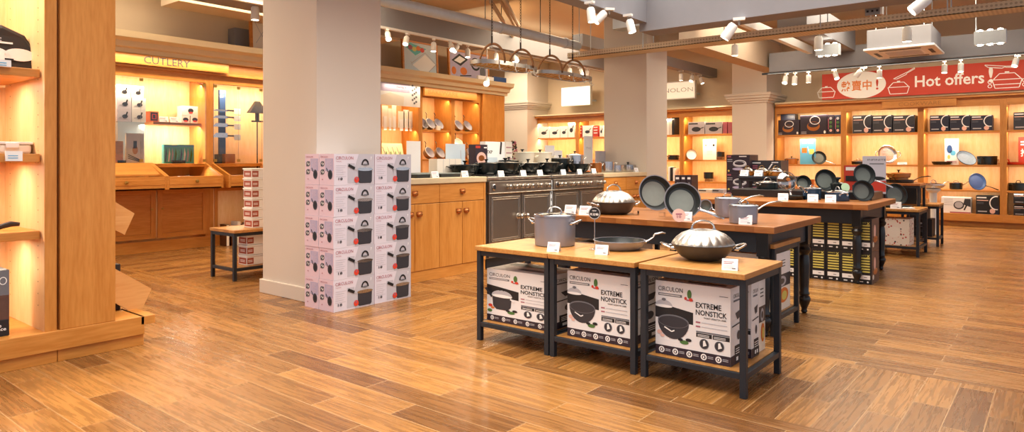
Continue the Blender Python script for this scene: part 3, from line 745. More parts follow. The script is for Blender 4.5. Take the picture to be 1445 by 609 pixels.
# kitchen beam (bottom 2.81, Y 6.955)
kp = [546, 575, 612, 635, 648, 660]
for i, x in enumerate(kp):
    p = PY(x, 40, 6.955); spot(x, 55, (p.x, 6.955, 2.812), R((38, 30, 8, 42, 45, 8)[i]), R((150, 120, 129, 150, 100, 129)[i]), '%s spotlight from the left on the white track above the framed pictures' % ORD[i], 6)
# far beam over banner (z 2.575, X 12.045)
fp = [1141, 1177, 1219, 1241, 1333, 1356, 1436]
for i, x in enumerate(fp):
    p = PX(x, 88, 12.045); spot(x, 90, (12.045, p.y, 2.577), R((0, 30, -40, 0, 10, 10, 30)[i]), PI / 2 + R((0, 40, 90, 0, 0, 0, -20)[i]), '%s spotlight from the left along the dark track above the red banner' % ORD[i], 55 if i in (1, 2, 4, 6) else 25)
# rail in front of AC (z 2.72, X 9.1)
for i, (x, s) in enumerate(((1037, 1.), (1155, 1.15), (1280, 1.15))):
    p = PX(x, 60, 9.1); spot(x, 60, (9.1, p.y, 2.722), 0, 0, 'white cylinder spotlight on the round rail, %s from the left' % ORD[i], 60, s=s * 1.15)
# near beams
p = PY(832, 10, 3.85); spot(832, 20, (p.x, 3.85, 2.742), R(8), R(180), 'white cylinder spotlight under the long grey beam, nearest of three', 60, s=1.15)
p = PY(860, 16, 3.85); spot(865, 27, (p.x, 3.85, 2.742), R(45), R(50), 'strongly tilted spotlight under the long grey beam, middle of three', 60, s=1.15)
p = PY(886, 25, 3.85); spot(884, 38, (p.x, 3.85, 2.742), R(-15), R(0), 'unlit looking spotlight at the far end of the long grey beam', 30, s=1.15)
p = PX(1043, 17, 7.36); spot(1046, 28, (7.36, p.y, 2.642), R(35), R(20), 'large tilted spotlight under the crossing beam at the top of the photo', 60, s=1.4)
p = PX(1322, -14, 7.36); spot(1329, 3, (7.36, p.y, 2.642), R(50), R(20), 'tilted spotlight cut by the top edge near the right', 60, s=1.4)
p = PY(774, -10, 3.0); 
m = MB(); m.box(3.0, 2.96, 2.60, 5.5, 3.0, 2.62, 'white_paint'); m.tube([(3.2, 2.98, 2.62), (3.2, 2.98, CEIL)], .006, 'galv', 6); m.tube([(5.2, 2.98, 2.62), (5.2, 2.98, CEIL)], .006, 'galv', 6)
m.build('lighting_track', label='white lighting track mostly above the top edge of the photo', cat='lighting track')
# far left group, between pillar two and left wall cabinets
fl = [(700, 96, 8.6), (723, 99, 9.1), (731, 101, 9.3), (804, 101, 9.6), (818, 110, 9.6), (830, 110, 9.9)]
m = MB(); m.box(8.2, 7.43, 2.93, 13.3, 7.47, 2.95, 'white_paint'); m.build('lighting_track', label='white lighting track on the far beam left of the second pillar', cat='lighting track')
for i, (x, y, X) in enumerate(fl):
    p = PY(x, 95, 7.45); spot(x, y, (p.x, 7.45, 2.932), R((30, 45, 40, 10, 40, 30)[i]), R((130, 160, 100, 129, 150, 100)[i]), '%s spotlight from the left on the far track left of the second pillar' % ORD[i], 12, s=1.1)
for i, x in enumerate((961, 978, 987)):
    p = PY(x, 100, 5.69); spot(x, 105, (p.x, 5.69, 2.80), R((0, 30, -20)[i]), R((0, 90, 0)[i]), '%s of the three spotlights just right of the second pillar' % ORD[i], 55, s=1.0)
for i, x in enumerate((1110, 1122)):
    p = PX(x, 95, 12.045); spot(x, 98, (12.045, p.y, 2.577), R((30, 10)[i]), R(90), 'spotlight beside the wall pillar capital, %s one' % ('left', 'right')[i], 60, s=1.1)
# the hot lamp under the left pot rack
spot(684, 104, (PY(684, 104, 7.0).x, 6.955, 2.36), R(60), R(129), 'dazzling spotlight seen just under the left pot rack', 3, s=1.2)
m = MB(); q = PY(684, 104, 7.0).x; m.tube([(q, 6.955, 2.36), (q, 6.955, 2.84)], .01, 'white_paint', 8); m.build('drop_rod', label='thin white rod dropping from the track to the dazzling spotlight', cat='rod')
spot(360, 12, (PY(360, 5, 7.2).x, 7.2, PY(360, 0, 7.2).z), 0, 0, 'spotlight at the top edge left of the first pillar', 12, s=1.2)
q = PY(360, 5, 7.2); m = MB(); m.box(q.x - .15, 7.15, PY(360, 0, 7.2).z, q.x + .6, 7.25, PY(360, 0, 7.2).z + .05, 'black_iron'); m.tube([(q.x + .3, 7.2, 2.9), (q.x + .3, 7.2, CEIL)], .006, 'galv', 6)
m.build('lighting_track', label='dark lighting track at the top edge left of the first pillar', cat='lighting track')
# emergency lamp boxes (three bulbs)
def lamp_box(px, py, X, label):
    p = PX(px, py, X); t = thing('lamp_box', (X, p.y, p.z), label, 'lamp', rz=FACE_X)
    m = MB(); m.box(-.16, 0, -.08, .16, .12, .08, 'galv')
    m.box(-.15, .05, .08, -.14, .06, CEIL - p.z, 'galv'); m.build('housing', t, bevel=.004)
    for r in (-.085, .09):
        for k in (-.1, 0, .1):
            m = MB(); m.lathe([(.0, r + .012), (.026, r + .004), (.03, r - .006), (.0, r - .012)], 'lamp_glow', 14, k, .03); m.build('bulb', t)
lamp_box(1167, 70, 10.6, 'grey box with two rows of three bright bulbs, left of the air conditioner')
lamp_box(1397, 52, 10.0, 'grey box with two rows of three bright bulbs, right of the air conditioner')
# ---------------------------------------------------------------- air conditioner cassette
t = thing('air_conditioner', (10.85, 1.8, 2.65), 'grey ceiling cassette air conditioner above the red banner', 'air conditioner')
m = MB(); m.box(0, -.40, .03, .95, .40, .30, 'beam_grey'); m.build('casing', t, bevel=.01)
m = MB(); m.box(-.04, -.44, 0, 1.0, .44, .032, 'white_paint'); m.build('fascia', t, bevel=.008)
m = MB(); m.box(.25, -.24, -.006, .75, .24, .002, 'plastic_white')
for k in range(8): m.box(.29 + k * .055, -.22, -.009, .30 + k * .055, .22, -.006, 'ink_pale')
m.build('grille', t)
for (a, b, c, d) in ((.08, -.26, .14, .26), (.84, -.26, .90, .26), (.3, .32, .7, .37), (.3, -.37, .7, -.32)):
    m = MB(); m.box(a, b, -.004, c, d, .002, 'ink'); m.build('air_outlet', t)
m = MB()
for x in (.1, .85):
    for y in (-.3, .3): m.tube([(x, y, .3), (x, y, CEIL - 2.65)], .006, 'galv', 6)
m.build('hanger_rods', t)
# ---------------------------------------------------------------- banner and lit signs (far wall)
XBN = 13.10
ya = PX(1160, 120, XBN).y; yb = -.5; zb0, zb1 = 2.17, 2.63
m = MB(); m.box(XBN, yb, zb0, XBN + .02, ya, zb1, 'banner_red')
m.box(XBN + .02, yb, 2.2, 13.74, yb + .03, 2.25, 'wall_cream'); m.box(XBN + .02, ya - .1, 2.2, 13.74, ya - .07, 2.25, 'wall_cream')
m.at(Matrix(((0, 0, -1, XBN), (-1, 0, 0, 0), (0, 1, 0, 0), (0, 0, 0, 1))))
def bu(px): return -PX(px, 120, XBN).y
c0 = bu(1215); m.disc(c0, 2.40, (bu(1249) - bu(1180)) / 2, .235, 'card', 1, 40)
m.rect(c0 - .36 + .2, 2.17, c0 + .16, 2.63, 'card_warm', 1) if False else None
m.text('\u71b1\u8ce3\u4e2d', bu(1187), 2.30, bu(1230) - bu(1187), .18, 'orange', 3); m.text('!', bu(1236), 2.30, .04, .18, 'banner_red', 3)
m.text('Hot offers', bu(1291), 2.30, bu(1389) - bu(1291), .19, 'card', 3); m.text('!', bu(1395), 2.31, .06, .24, 'card', 3)
W_ = .012
def outline_pan(u, v, s, rot):
    c, q = math.cos(rot), math.sin(rot); T = lambda x, y: (u + s * (x * c - y * q), v + s * (x * q + y * c))
    m.line([T(*p) for p in ((-.9, .0), (-.7, -.12), (.2, -.12), (.45, .05), (-.95, .05), (-.9, 0))], W_, 'card', 2)
    m.line([T(*p) for p in ((.45, .05), (1.1, .12), (1.1, .02), (.4, -.03))], W_, 'card', 2)
outline_pan(bu(1275), 2.53, .17, .45); outline_pan(bu(1410), 2.55, .2, -.15)
for (uc, s, lid) in ((bu(1268), .16, 1), (bu(1421), .19, 2), (bu(1166), .15, 1)):
    v0 = 2.21
    m.line([(uc - s, v0 + s * .7), (uc - s * .8, v0), (uc + s * .8, v0), (uc + s, v0 + s * .7), (uc - s, v0 + s * .7)], W_, 'card', 2)
    m.line([(uc - s * .9, v0 + s * .75), (uc - s * .5, v0 + s * 1.2), (uc + s * .5, v0 + s * 1.2), (uc + s * .9, v0 + s * .75)], W_, 'card', 2)
    m.line([(uc - s * .15, v0 + s * 1.3), (uc + s * .15, v0 + s * 1.3)], W_ * 1.6, 'card', 2)
    if lid == 2:
        for k in (-1, 1): m.ring(uc + k * s * 1.15, v0 + s * .55, .03, .03, .01, 'card', 2); m.ring(uc + k * s * 1.15, v0 + s * .2, .03, .03, .01, 'card', 2)
        m.line([(uc - s * .85, v0 + s * .3), (uc + s * .85, v0 + s * .3)], W_, 'card', 2)
m.build('banner', label='red Hot offers banner with white pan drawings above the far shelves', cat='banner')
def lit_sign(px0, px1, py0, py1, X, mat, label, txt=None):
    a = PX(px0, (py0 + py1) / 2, X); b = PX(px1, (py0 + py1) / 2, X); zt = PX((px0 + px1) / 2, py0, X).z; zb = PX((px0 + px1) / 2, py1, X).z
    m = MB(); m.box(X, b.y, zb, X + .08, a.y, zt, 'white_paint'); m.box(X + .08, b.y + .05, zb + .1, XB, b.y + .1, zb + .14, 'galv'); m.box(X + .08, a.y - .1, zb + .1, XB, a.y - .05, zb + .14, 'galv')
    m.at(Matrix(((0, 0, -1, X), (-1, 0, 0, 0), (0, 1, 0, 0), (0, 0, 0, 1)))); m.rect(-a.y + .02, zb + .02, -b.y - .02, zt - .02, mat)
    if txt: m.text(txt, -a.y + .05, (zt + zb) / 2 - .04, (a.y - b.y) - .1, .09, 'steel_soft', 3, False)
    return m.build('light_box', label=label, cat='sign')
lit_sign(792, 833, 122, 149, 13.4, 'sign_glow', 'glowing blank white light box high on the far wall left of the second pillar')
lit_sign(926, 981, 115, 140, 13.4, 'sign_panel', 'cream ANOLON sign half hidden by the second pillar', 'ANOLON')
m = MB(); a = PX(750, 100, 13.6); 
# framed pictures standing on the crown
def picture(px0, px1, X_unused, label, art, Y=8.42, z0=2.532, h=.55):
    a = PY(px0, 90, Y).x; b = PY(px1, 90, Y).x; w = b - a
    t = thing('framed_picture', ((a + b) / 2, Y, z0), label, 'picture', rot=(R(-3), 0, 0))
    m = MB(); e = .035
    m.box(-w / 2, -.02, 0, w / 2, .02, e, 'orange_wood'); m.box(-w / 2, -.02, h - e, w / 2, .02, h, 'orange_wood'); m.box(-w / 2, -.02, e, -w / 2 + e, .02, h - e, 'orange_wood'); m.box(w / 2 - e, -.02, e, w / 2, .02, h - e, 'orange_wood')
    m.build('frame', t, bevel=.003)
    p = MB(); p.box(-w / 2 + e, -.006, e, w / 2 - e, .01, h - e, 'print_blue' if art == 1 else ('lilac_print' if art == 2 else 'card_warm')); p.at(Matrix(((1, 0, 0, 0), (0, 0, -1, -.006), (0, 1, 0, 0), (0, 0, 0, 1)))); W2 = w / 2 - e
    if art == 1:
        p.poly([(-W2 * .5, h * .25), (W2 * .3, h * .62), (W2 * .95, h * .35), (W2 * .5, e + .01), (0, e + .01)], 'card', 1)
        p.line([(-W2 * .55, h * .3), (W2 * .3, h * .68), (W2 * .98, h * .36), (W2 * .5, e + .02)], .014, 'ink_pale', 2); p.line([(-W2 * .6, h * .36), (-W2 * .5, h * .24)], .012, 'ink_pale', 2)
        p.poly([(-W2 * .95, h * .8), (-W2 * .6, h - e - .01), (W2 * .4, h * .8), (-W2 * .3, h * .55)], 'teal', 1)
        for k, mt in enumerate(('rose', 'yellow', 'orange', 'tomato')): p.disc(-W2 * .6 + k * .09, h * .78 - .02 * (k % 2), .05, .04, mt, 3)
    elif art == 2:
        p.poly([(-W2 * .9, h * .62), (-W2 * .5, h * .88), (-W2 * .05, h * .72), (-W2 * .45, h * .46)], 'ink', 1); p.poly([(-W2 * .78, h * .62), (-W2 * .48, h * .8), (-W2 * .18, h * .71), (-W2 * .46, h * .55)], 'card', 2)
        p.disc(W2 * .35, h * .6, .13, .12, 'ink', 1, 28); p.disc(W2 * .35, h * .62, .10, .09, 'lilac_print', 2, 28); p.disc(-W2 * .3, h * .3, .09, .07, 'orange', 2); p.disc(-W2 * .8, h * .28, .06, .07, 'orange', 2)
        p.line([(-W2 * .5, h * .12), (W2 * .1, h * .18)], .02, 'ink', 3); p.disc(W2 * .72, h * .35, .08, .12, 'ink_soft', 1)
    else:
        p.line([(-W2 * .8, h * .7), (W2 * .1, h * .35), (W2 * .8, h * .8)], .006, 'ink_pale', 2); p.line([(-W2 * .6, h * .2), (W2 * .3, h * .5)], .006, 'ink_pale', 2)
    p.build('print', t)
wood('orange_wood', '#C2762E', '#D58A3E', .4, axis=0)
picture(568, 618, 0, 'framed picture of baking trays standing on the crown left of the other one', 1)
picture(633, 690, 0, 'framed picture of dark tins standing on the crown behind the left pot rack', 2, h=.53)
picture(353, 385, 0, 'framed pale picture on the crown partly hidden by the first pillar', 3, Y=8.42, h=.62)
m = MB(); m.box(PY(327, 50, 8.7).x, 8.62, 2.532, PY(351, 50, 8.7).x, 8.80, 2.86, 'beam_grey'); m.build('grey_panel', bevel=.004, label='dull grey panel standing on the crown next to the pale framed picture', cat='panel')
m = MB(); q = PY(692, 117, 8.2).x; q2 = PY(710, 117, 8.2).x; m.box(q, 8.12, 2.535, q2, 8.16, 2.62, 'deep_blue'); m.box(PY(670, 117, 8.2).x, 8.115, 2.535, q, 8.16, 2.60, 'card'); m.build('small_sign', bevel=.002, label='small blue and white strip sign on the crown under the dazzling spotlight', cat='sign')
# ================================================================ COOKWARE
def body_prof(Rr, h, rb, t=.004, curve=.35):
    out = [(0, 0), (rb * .96, 0), (rb, .003)]; inn = []
    for k in range(1, 7):
        q = k / 6; r = rb + (Rr - rb) * (q ** curve if Rr > rb * 1.02 else q); out.append((r, .003 + (h - .003) * q))
    for k in range(6, 0, -1):
        q = k / 6; r = rb + (Rr - rb) * (q ** curve if Rr > rb * 1.02 else q) - t; inn.append((r, max(t + .002, .003 + (h - .003) * q)))
    return out, inn
def cookware(name, label, cat, Rr, h, rb=None, mat='anod', inner='nonstick', base_mat='pan_base', lid=None, knob='loop', handle='long', hmat='steel', L=None, curve=.5, seg=36, hw=.011, dome=None, cone=False):
    """pan or pot standing on z=0; its long handle points along local +x"""
    rb = rb if rb else Rr * .96; t = thing(name, (0, 0, 0), label, cat)
    out, inn = body_prof(Rr, h, rb, curve=curve)
    m = MB(); m.lathe(out + [(Rr + .003, h), (Rr + .003, h + .003), (Rr - .004, h + .003)], mat, seg, caps=False)
    m.lathe(inn + [(rb * .9, .006), (0, .006)], inner, seg, caps=False)
    b = m.build('body', t)
    if inner != mat and not lid:
        m = MB(); m.lathe([(rb * .90, .0065), (0, .0067)], base_mat if inner == 'nonstick' else inner, seg, caps=False); m.build('cooking_surface', b)
    if lid:
        m = MB(); dh = dome if dome else Rr * .22
        if lid == 'ribbed':
            m.lathe([(Rr * .99, h + .003), (Rr * .97, h + .012), (Rr * .86, h + dh * .42), (Rr * .68, h + dh * .72), (Rr * .42, h + dh * .93), (Rr * .18, h + dh), (0, h + dh)], 'rib_steel', 160, rib=.045, ribn=20, caps=False)
            lo = m.build('lid', t, angle=80)
        else:
            lm = {'glass': 'lid_glass', 'steel': 'steel', 'same': mat, 'cream': 'cream_enamel'}[lid]
            m.lathe([(Rr * .97, h + .006), (Rr * .9, h + dh * .35), (Rr * .6, h + dh * .8), (Rr * .25, h + dh), (0, h + dh)], lm, seg, caps=False)
            lo = m.build('lid', t)
            q = MB(); q.lathe([(Rr * .93, h + .004), (Rr * 1.01, h + .004), (Rr * 1.01, h + .010), (Rr * .95, h + .013), (Rr * .93, h + .004)], 'steel' if lid in ('glass', 'steel') else lm, seg, caps=False); q.build('lid_rim', lo)
        k = MB(); z = h + dh
        if knob == 'loop':
            w = Rr * .36; hh = Rr * .30
            pts = [(w * math.cos(PI * i / 12), 0, z - .004 + hh * math.sin(PI * i / 12) ** .8) for i in range(13)]
            k.tube(pts, Rr * .045, hmat, 8, flat=.7); k.box(-w * 1.12, -.008, z - .012, -w * .85, .008, z + .003, hmat); k.box(w * .85, -.008, z - .012, w * 1.12, .008, z + .003, hmat)
        else:
            kr = max(.016, Rr * .17); k.lathe([(kr * .45, z - .003), (kr * .4, z + kr * .7), (kr, z + kr * 1.2), (kr * 1.02, z + kr * 1.45), (kr * .5, z + kr * 1.5), (0, z + kr * 1.35)], 'enamel_black', 18)
        k.build('lid_handle', lo)
    def rivets(mm, x, y, z, ax): 
        for q in (-1, 1): mm.lathe([(0, 0)], hmat, 3) if False else mm.tube([(x, y + q * .012, z), (x + ax * .006, y + q * .012, z)], .005, hmat, 8)
    if handle == 'long':
        L = L if L else Rr * 1.35
        m = MB(); z0 = h * .72
        m.tube([(Rr * .96, 0, z0), (Rr + .02, 0, z0 + .012), (Rr + .05, 0, z0 + .030), (Rr + L * .5, 0, z0 + .048), (Rr + L * .85, 0, z0 + .056), (Rr + L, 0, z0 + .052)], [hw * 1.5, hw * .9, hw * .75, hw * 1.1, hw * 1.25, hw * .9], hmat, 10, flat=.5)
        for q in (-1, 1): m.tube([(Rr - .004, q * .011, z0), (Rr + .008, q * .011, z0 + .003)], .006, hmat, 8)
        m.build('handle', t)
    if handle in ('loops', 'long_loop'):
        for sgn in ((-1, 1) if handle == 'loops' else (-1,)):
            m = MB(); z0 = h * .78; w = Rr * .34; e = Rr * .30
            pts = [(sgn * (Rr * .93), -w, z0 - .004), (sgn * (Rr + .006), -w, z0)] + [(sgn * (Rr + .006 + e * math.sin(PI * i / 8)), -w * math.cos(PI * i / 8), z0 + .018 * math.sin(PI * i / 8) + .002) for i in range(1, 8)] + [(sgn * (Rr + .006), w, z0), (sgn * (Rr * .93), w, z0 - .004)]
            m.tube(pts, Rr * .045 if Rr * .045 > .0055 else .0055, hmat, 8, flat=.75)
            for q in (-1, 1): m.tube([(sgn * (Rr - .004), q * w, z0), (sgn * (Rr + .009), q * w, z0)], .010, hmat, 10)
            m.build('handle', t)
    return t
def lean(o, base, z0, Rr, rb, h, face=PI, back=15, spin=0):
    """stand a pan on its rim, opening facing the plan direction `face`"""
    a = R(back); low = min(h * math.sin(a) - Rr * math.cos(a), -rb * math.cos(a))
    o.location = (base.x, base.y, z0 - low)
    o.rotation_euler = (Matrix.Rotation(face, 3, 'Z') @ Matrix.Rotation(PI / 2 - a, 3, 'Y') @ Matrix.Rotation(spin, 3, 'Z')).to_euler()
    return o
TOCAM = YAW + PI
# ---------------------------------------------------------------- price cards
m = MB(); t0 = thing('price_card', (0, 0, 0), 'x', 'price card')
m = MB(); w, h = .036, .052
m.add([(-w, -.012, 0), (w, -.012, 0), (w, .008, h), (-w, .008, h), (-w, -.011, 0), (w, -.011, 0), (w, .0095, h), (-w, .0095, h), (-w, .03, 0), (w, .03, 0)],
      [(0, 1, 2, 3), (5, 4, 7, 6), (0, 3, 7, 4), (1, 5, 6, 2), (3, 2, 9, 8)], 'card')
m.build('folded_card', t0)
m = MB(); m.at(Matrix.Translation((0, -.0125, .0)) @ Matrix.Rotation(PI / 2 - .367, 4, 'X'))
m.bars(-.028, .040, .045, 2, .008, .0025, 'rose', 1, 1); m.bars(-.028, .022, .052, 3, .006, .0015, 'ink_pale', 1, 1); m.rect(.010, .008, .026, .013, 'ink_soft', 1)
m.build('print', t0)
CARD = Proto(t0)
def card(px, py, z, where, X=None, rz=None, s=1.0, group='price cards'):
    p = PZ(px, py, z) if X is None else PX(px, 300, X); return CARD.put((p.x, p.y, z + .0005), rz if rz is not None else -PI / 2 + R(14), 'small white folded price card ' + where, group, scale=(s, s, s))
# ================================================================ FRONT LOW TABLES
TZ = .567
def low_table(label, w=.535, d=.50, h=.567, name='display_table', topmat='top_wood'):
    """local x along the front (w), y depth; origin front left floor"""
    t = thing(name, (0, 0, 0), label, 'table'); g = .03
    m = MB(); m.box(0, -.015, h - .027, w, d + .015, h, topmat); m.build('tabletop', t, bevel=.003)
    for x in (.002, w - g - .002):
        for y in (0, d - g):
            m = MB(); m.box(x, y, 0, x + g, y + g, h - .027, 'black_iron'); m.build('leg', t, bevel=.002)
    m = MB()
    for y in (0, d - g): m.box(g + .002, y + .002, h - .058, w - g - .002, y + g - .002, h - .028, 'black_iron')
    for x in (.004, w - g): m.box(x, g, h - .058, x + g - .004, d - g, h - .028, 'black_iron')
    m.build('upper_frame', t, bevel=.002)
    m = MB()
    for y in (0, d - g): m.box(g + .002, y + .002, .085, w - g - .002, y + g - .002, .112, 'black_iron')
    for x in (.004, w - g): m.box(x, g, .085, x + g - .004, d - g, .112, 'black_iron')
    m.build('lower_frame', t, bevel=.002)
    m = MB(); m.box(g + .002, g - .01, .1, w - g - .002, d - g + .01, .1145, topmat); m.build('lower_shelf', t)
    return t
TX = 3.05
lt = Proto(low_table('x'))
for i, (y, lb) in enumerate(((2.745, 'low black framed display table under the tall stockpot, left of the three in the row'), (2.205, 'low black framed display table under the open skillet, middle of the three in the row'),
                             (1.645, 'low black framed display table under the domed wok, nearest the camera'))):
    o = lt.put((TX, y, 0), FACE_X, lb, 'low display tables in the front row')
lt.put((4.24, 2.92, 0), FACE_X, 'low black framed table tucked under the left end of the big turned leg table', 'low tables under the big table')
lt.put((4.24, 1.90, 0), FACE_X, 'low black framed table tucked under the right end of the big turned leg table', 'low tables under the big table')
# stockpot, skillet, domed wok
p = PZ(783, 345.5, TZ); o = cookware('stockpot', 'tall grey stockpot with glass lid and steel handles on the left low table', 'pot', .125, .175, mat='anod', lid='glass', handle='loops', dome=.022); o.location = (p.x, p.y, TZ + .001); o.rotation_euler = (0, 0, R(-78))
p = PZ(874, 351, TZ); o = cookware('skillet', 'open grey skillet with long steel handle on the middle low table', 'pan', .148, .050, .118, mat='anod', base_mat='nonstick_grey', handle='long', curve=.7, L=.12); o.location = (p.x, p.y, TZ + .001); o.rotation_euler = (0, 0, R(-48 ))
p = PZ(992, 366, TZ); o = cookware('wok', 'wide dark wok with ribbed steel dome lid on the nearest low table', 'wok', .158, .080, .082, mat='anod_dark', lid='ribbed', handle='loops', curve=.55, dome=.078); o.location = (p.x, p.y, TZ + .001); o.rotation_euler = (0, 0, R(-58))
card(781, 352, TZ, 'in front of the tall stockpot', X=3.12); card(849, 359, TZ, 'in front of the open skillet'); card(1030, 381, TZ, 'in front of the nearest domed wok')
# round NEW sign on a stem
p = PZ(839, 352, TZ); t = thing('round_sign', (p.x, p.y, TZ), 'round black NEW sign on a thin steel stem behind the skillet', 'sign', rz=-PI / 2 + R(15))
m = MB(); m.lathe([(.03, 0), (.03, .004), (.004, .006)], 'steel', 20); m.tube([(0, 0, 0), (0, 0, .18)], .0022, 'steel', 8); m.build('stem', t)
m = MB(); m.at(Matrix(((1, 0, 0, 0), (0, 0, -1, 0), (0, 1, 0, .21), (0, 0, 0, 1)))); m.lathe([(0, -.003), (.036, -.003), (.036, .003), (0, .003)], 'ink', 30)
m.ring(0, 0, .034, .034, .002, 'card', 6); m.text('NEW', -.012, .010, .024, .007, 'card', 6); m.text('\u65b0\u767b\u5834!', -.025, -.014, .05, .014, 'card', 6); m.build('disc', t)
# ---------------------------------------------------------------- printed cartons
def shell(w, d, h, mat='box_white'):
    m = MB(); m.box(-w / 2, -d / 2, 0, w / 2, d / 2, h, mat); return m
def pot_icon(m, cx, cy, s, body='char', rim='ink_soft', lid=True, side=-1, o=3):
    m.poly([(cx - s * .42, cy), (cx + s * .42, cy), (cx + s * .36, cy - s * .5), (cx + s * .28, cy - s * .56), (cx - s * .28, cy - s * .56), (cx - s * .36, cy - s * .5)], body, o)
    m.disc(cx, cy, s * .43, s * .10, rim, o + 1)
    if lid:
        m.disc(cx, cy + s * .02, s * .43, s * .20, 'ink_pale', o, 16, 0, PI); m.ring(cx, cy + s * .20, s * .14, s * .14, s * .045, body, o + 1, 14, 0, PI); m.disc(cx, cy + s * .2, s * .1, s * .03, body, o + 2)
    m.line([(cx + side * s * .42, cy - s * .08), (cx + side * s * .62, cy + s * .06), (cx + side * s * .98, cy + s * .20)], s * .10, body, o)
def extreme_box(w, d, h, kind, label):
    t = shell(w, d, h); t.at(FRONT(w, d)); m = t; x0 = -w / 2; W2 = w
    m.rect(x0, 0, -x0, h * .125, 'plum', 1)
    for k in range(5):
        cx = x0 + W2 * (.09 + .19 * k); m.disc(cx, h * .065, h * .042, h * .042, 'card', 2); m.disc(cx, h * .065, h * .026, h * .026, 'plum', 3, 12); m.disc(cx, h * .065, h * .012, h * .018, 'card', 4, 8); m.bars(cx + h * .055, h * .075, W2 * .07, 2, h * .02, h * .008, 'ink_pale', 2)
    m.text('CIRCULON', x0 + W2 * .04, h * .865, W2 * .34, h * .062, 'ink', 2, False)
    m.rect(x0 + W2 * .04, h * .80, x0 + W2 * .37, h * .836, 'ink_soft', 1); m.bars(x0 + W2 * .055, h * .814, W2 * .29, 1, 1, h * .009, 'card', 2)
    # band with pan picture
    m.poly([(x0, h * .70), (x0 + W2 * .52, h * .62), (x0 + W2 * .52, h * .46), (x0, h * .50)], 'ink', 1)
    cx = x0 + W2 * .25; cy = h * (.47 if kind == 'wok' else .5)
    if kind == 'wok':
        m.disc(x0 + W2 * .12, h * .66, W2 * .12, h * .085, 'ink_pale', 2, 18, 0, PI); m.disc(x0 + W2 * .12, h * .66, W2 * .12, h * .02, 'card', 3); m.disc(x0 + W2 * .12, h * .75, W2 * .03, h * .02, 'ink_soft', 3)
        m.poly([(cx + W2 * .215 * math.cos(a), cy + h * .24 * math.sin(a)) for a in [PI + PI * k / 14 for k in range(15)]], 'char', 2)
        m.disc(cx, cy, W2 * .215, h * .088, 'ink_soft', 3, 28); m.disc(cx, cy - .002, W2 * .20, h * .075, 'char', 4, 28)
        m.line([(cx - W2 * .12, cy - h * .09), (cx - W2 * .02, cy - h * .14), (cx + W2 * .02, cy - h * .12)], .006, 'card', 5)
    else:
        m.poly([(cx - W2 * .16, cy), (cx + W2 * .16, cy), (cx + W2 * .145, cy - h * .20), (cx + W2 * .09, cy - h * .26), (cx - W2 * .09, cy - h * .26), (cx - W2 * .145, cy - h * .20)], 'char', 2)
        m.disc(cx, cy, W2 * .17, h * .11, 'ink_pale', 3, 24, 0, PI); m.disc(cx, cy, W2 * .17, h * .03, 'card', 4); m.ring(cx, cy + h * .10, W2 * .035, h * .055, .006, 'ink', 5, 14, 0, PI)
        m.line([(cx - W2 * .16, cy - h * .03), (cx - W2 * .27, cy + h * .12)], h * .05, 'char', 4); m.line([(cx + W2 * .14, cy - h * .03), (cx + W2 * .20, cy - h * .07)], h * .03, 'card', 5)
    m.disc(x0 + W2 * .47, h * .86, W2 * .03, h * .06, 'green', 2); m.disc(x0 + W2 * .42, h * .80, W2 * .018, h * .022, 'tomato', 3); m.disc(x0 + W2 * .49, h * .79, W2 * .026, h * .024, 'tomato', 3); m.rect(x0 + W2 * .43, h * .77, x0 + W2 * .52, h * .79, 'rose', 2)
    m.disc(x0 + W2 * .40, h * .21, W2 * .06, h * .028, 'green', 2); m.disc(x0 + W2 * .46, h * .25, W2 * .04, h * .022, 'ink', 3); m.disc(x0 + W2 * .35, h * .24, W2 * .035, h * .02, 'ink', 3)
    m.disc(x0 + W2 * .06, h * .30, W2 * .035, h * .028, 'skin_pink' if kind == 'wok' else 'tomato', 2); m.disc(x0 + W2 * .10, h * .26, W2 * .03, h * .02, 'skin_pink' if kind == 'wok' else 'orange', 3)
    if kind != 'wok': m.disc(x0 + W2 * .05, h * .20, W2 * .04, h * .03, 'green', 2)
    m.text('EXTREME', x0 + W2 * .555, h * .70, W2 * .33, h * .07, 'ink', 2); m.text('NONSTICK', x0 + W2 * .555, h * .605, W2 * .40, h * .07, 'ink', 2); m.text("WON'T SCRATCH. EVER.", x0 + W2 * .66, h * .565, W2 * .29, h * .022, 'ink', 2)
    m.bars(x0 + W2 * .86, h * .88, W2 * .11, 1, 1, h * .008, 'ink_soft', 2); m.bars(x0 + W2 * .555, h * .50, W2 * .06, 2, h * .055, h * .018, 'rose', 2); m.bars(x0 + W2 * .63, h * .505, W2 * .33, 2, h * .055, h * .008, 'ink_pale', 2)
    m.rect(x0 + W2 * .56, h * .375, -x0 - W2 * .01, h * .395, 'ink_soft', 1); m.rect(x0 + W2 * .56, h * .315, x0 + W2 * .765, h * .37, 'ink', 1); m.rect(x0 + W2 * .775, h * .315, -x0 - W2 * .01, h * .37, 'ink', 1)
    m.bars(x0 + W2 * .58, h * .345, W2 * .15, 2, h * .018, h * .007, 'card', 2); m.bars(x0 + W2 * .79, h * .345, W2 * .15, 2, h * .018, h * .007, 'card', 2)
    for q in (.665, .86): m.disc(x0 + W2 * q, h * .235, W2 * .062, h * .067, 'ink_soft', 2, 24); m.disc(x0 + W2 * q, h * .235, W2 * .054, h * .059, 'char', 3, 24); m.poly([(x0 + W2 * q - .005, h * .20), (x0 + W2 * (q + .035), h * .22), (x0 + W2 * (q + .01), h * .285), (x0 + W2 * (q - .012), h * .275)], 'card', 4)
    m.at(RIGHT(w, d)); y0 = -d / 2
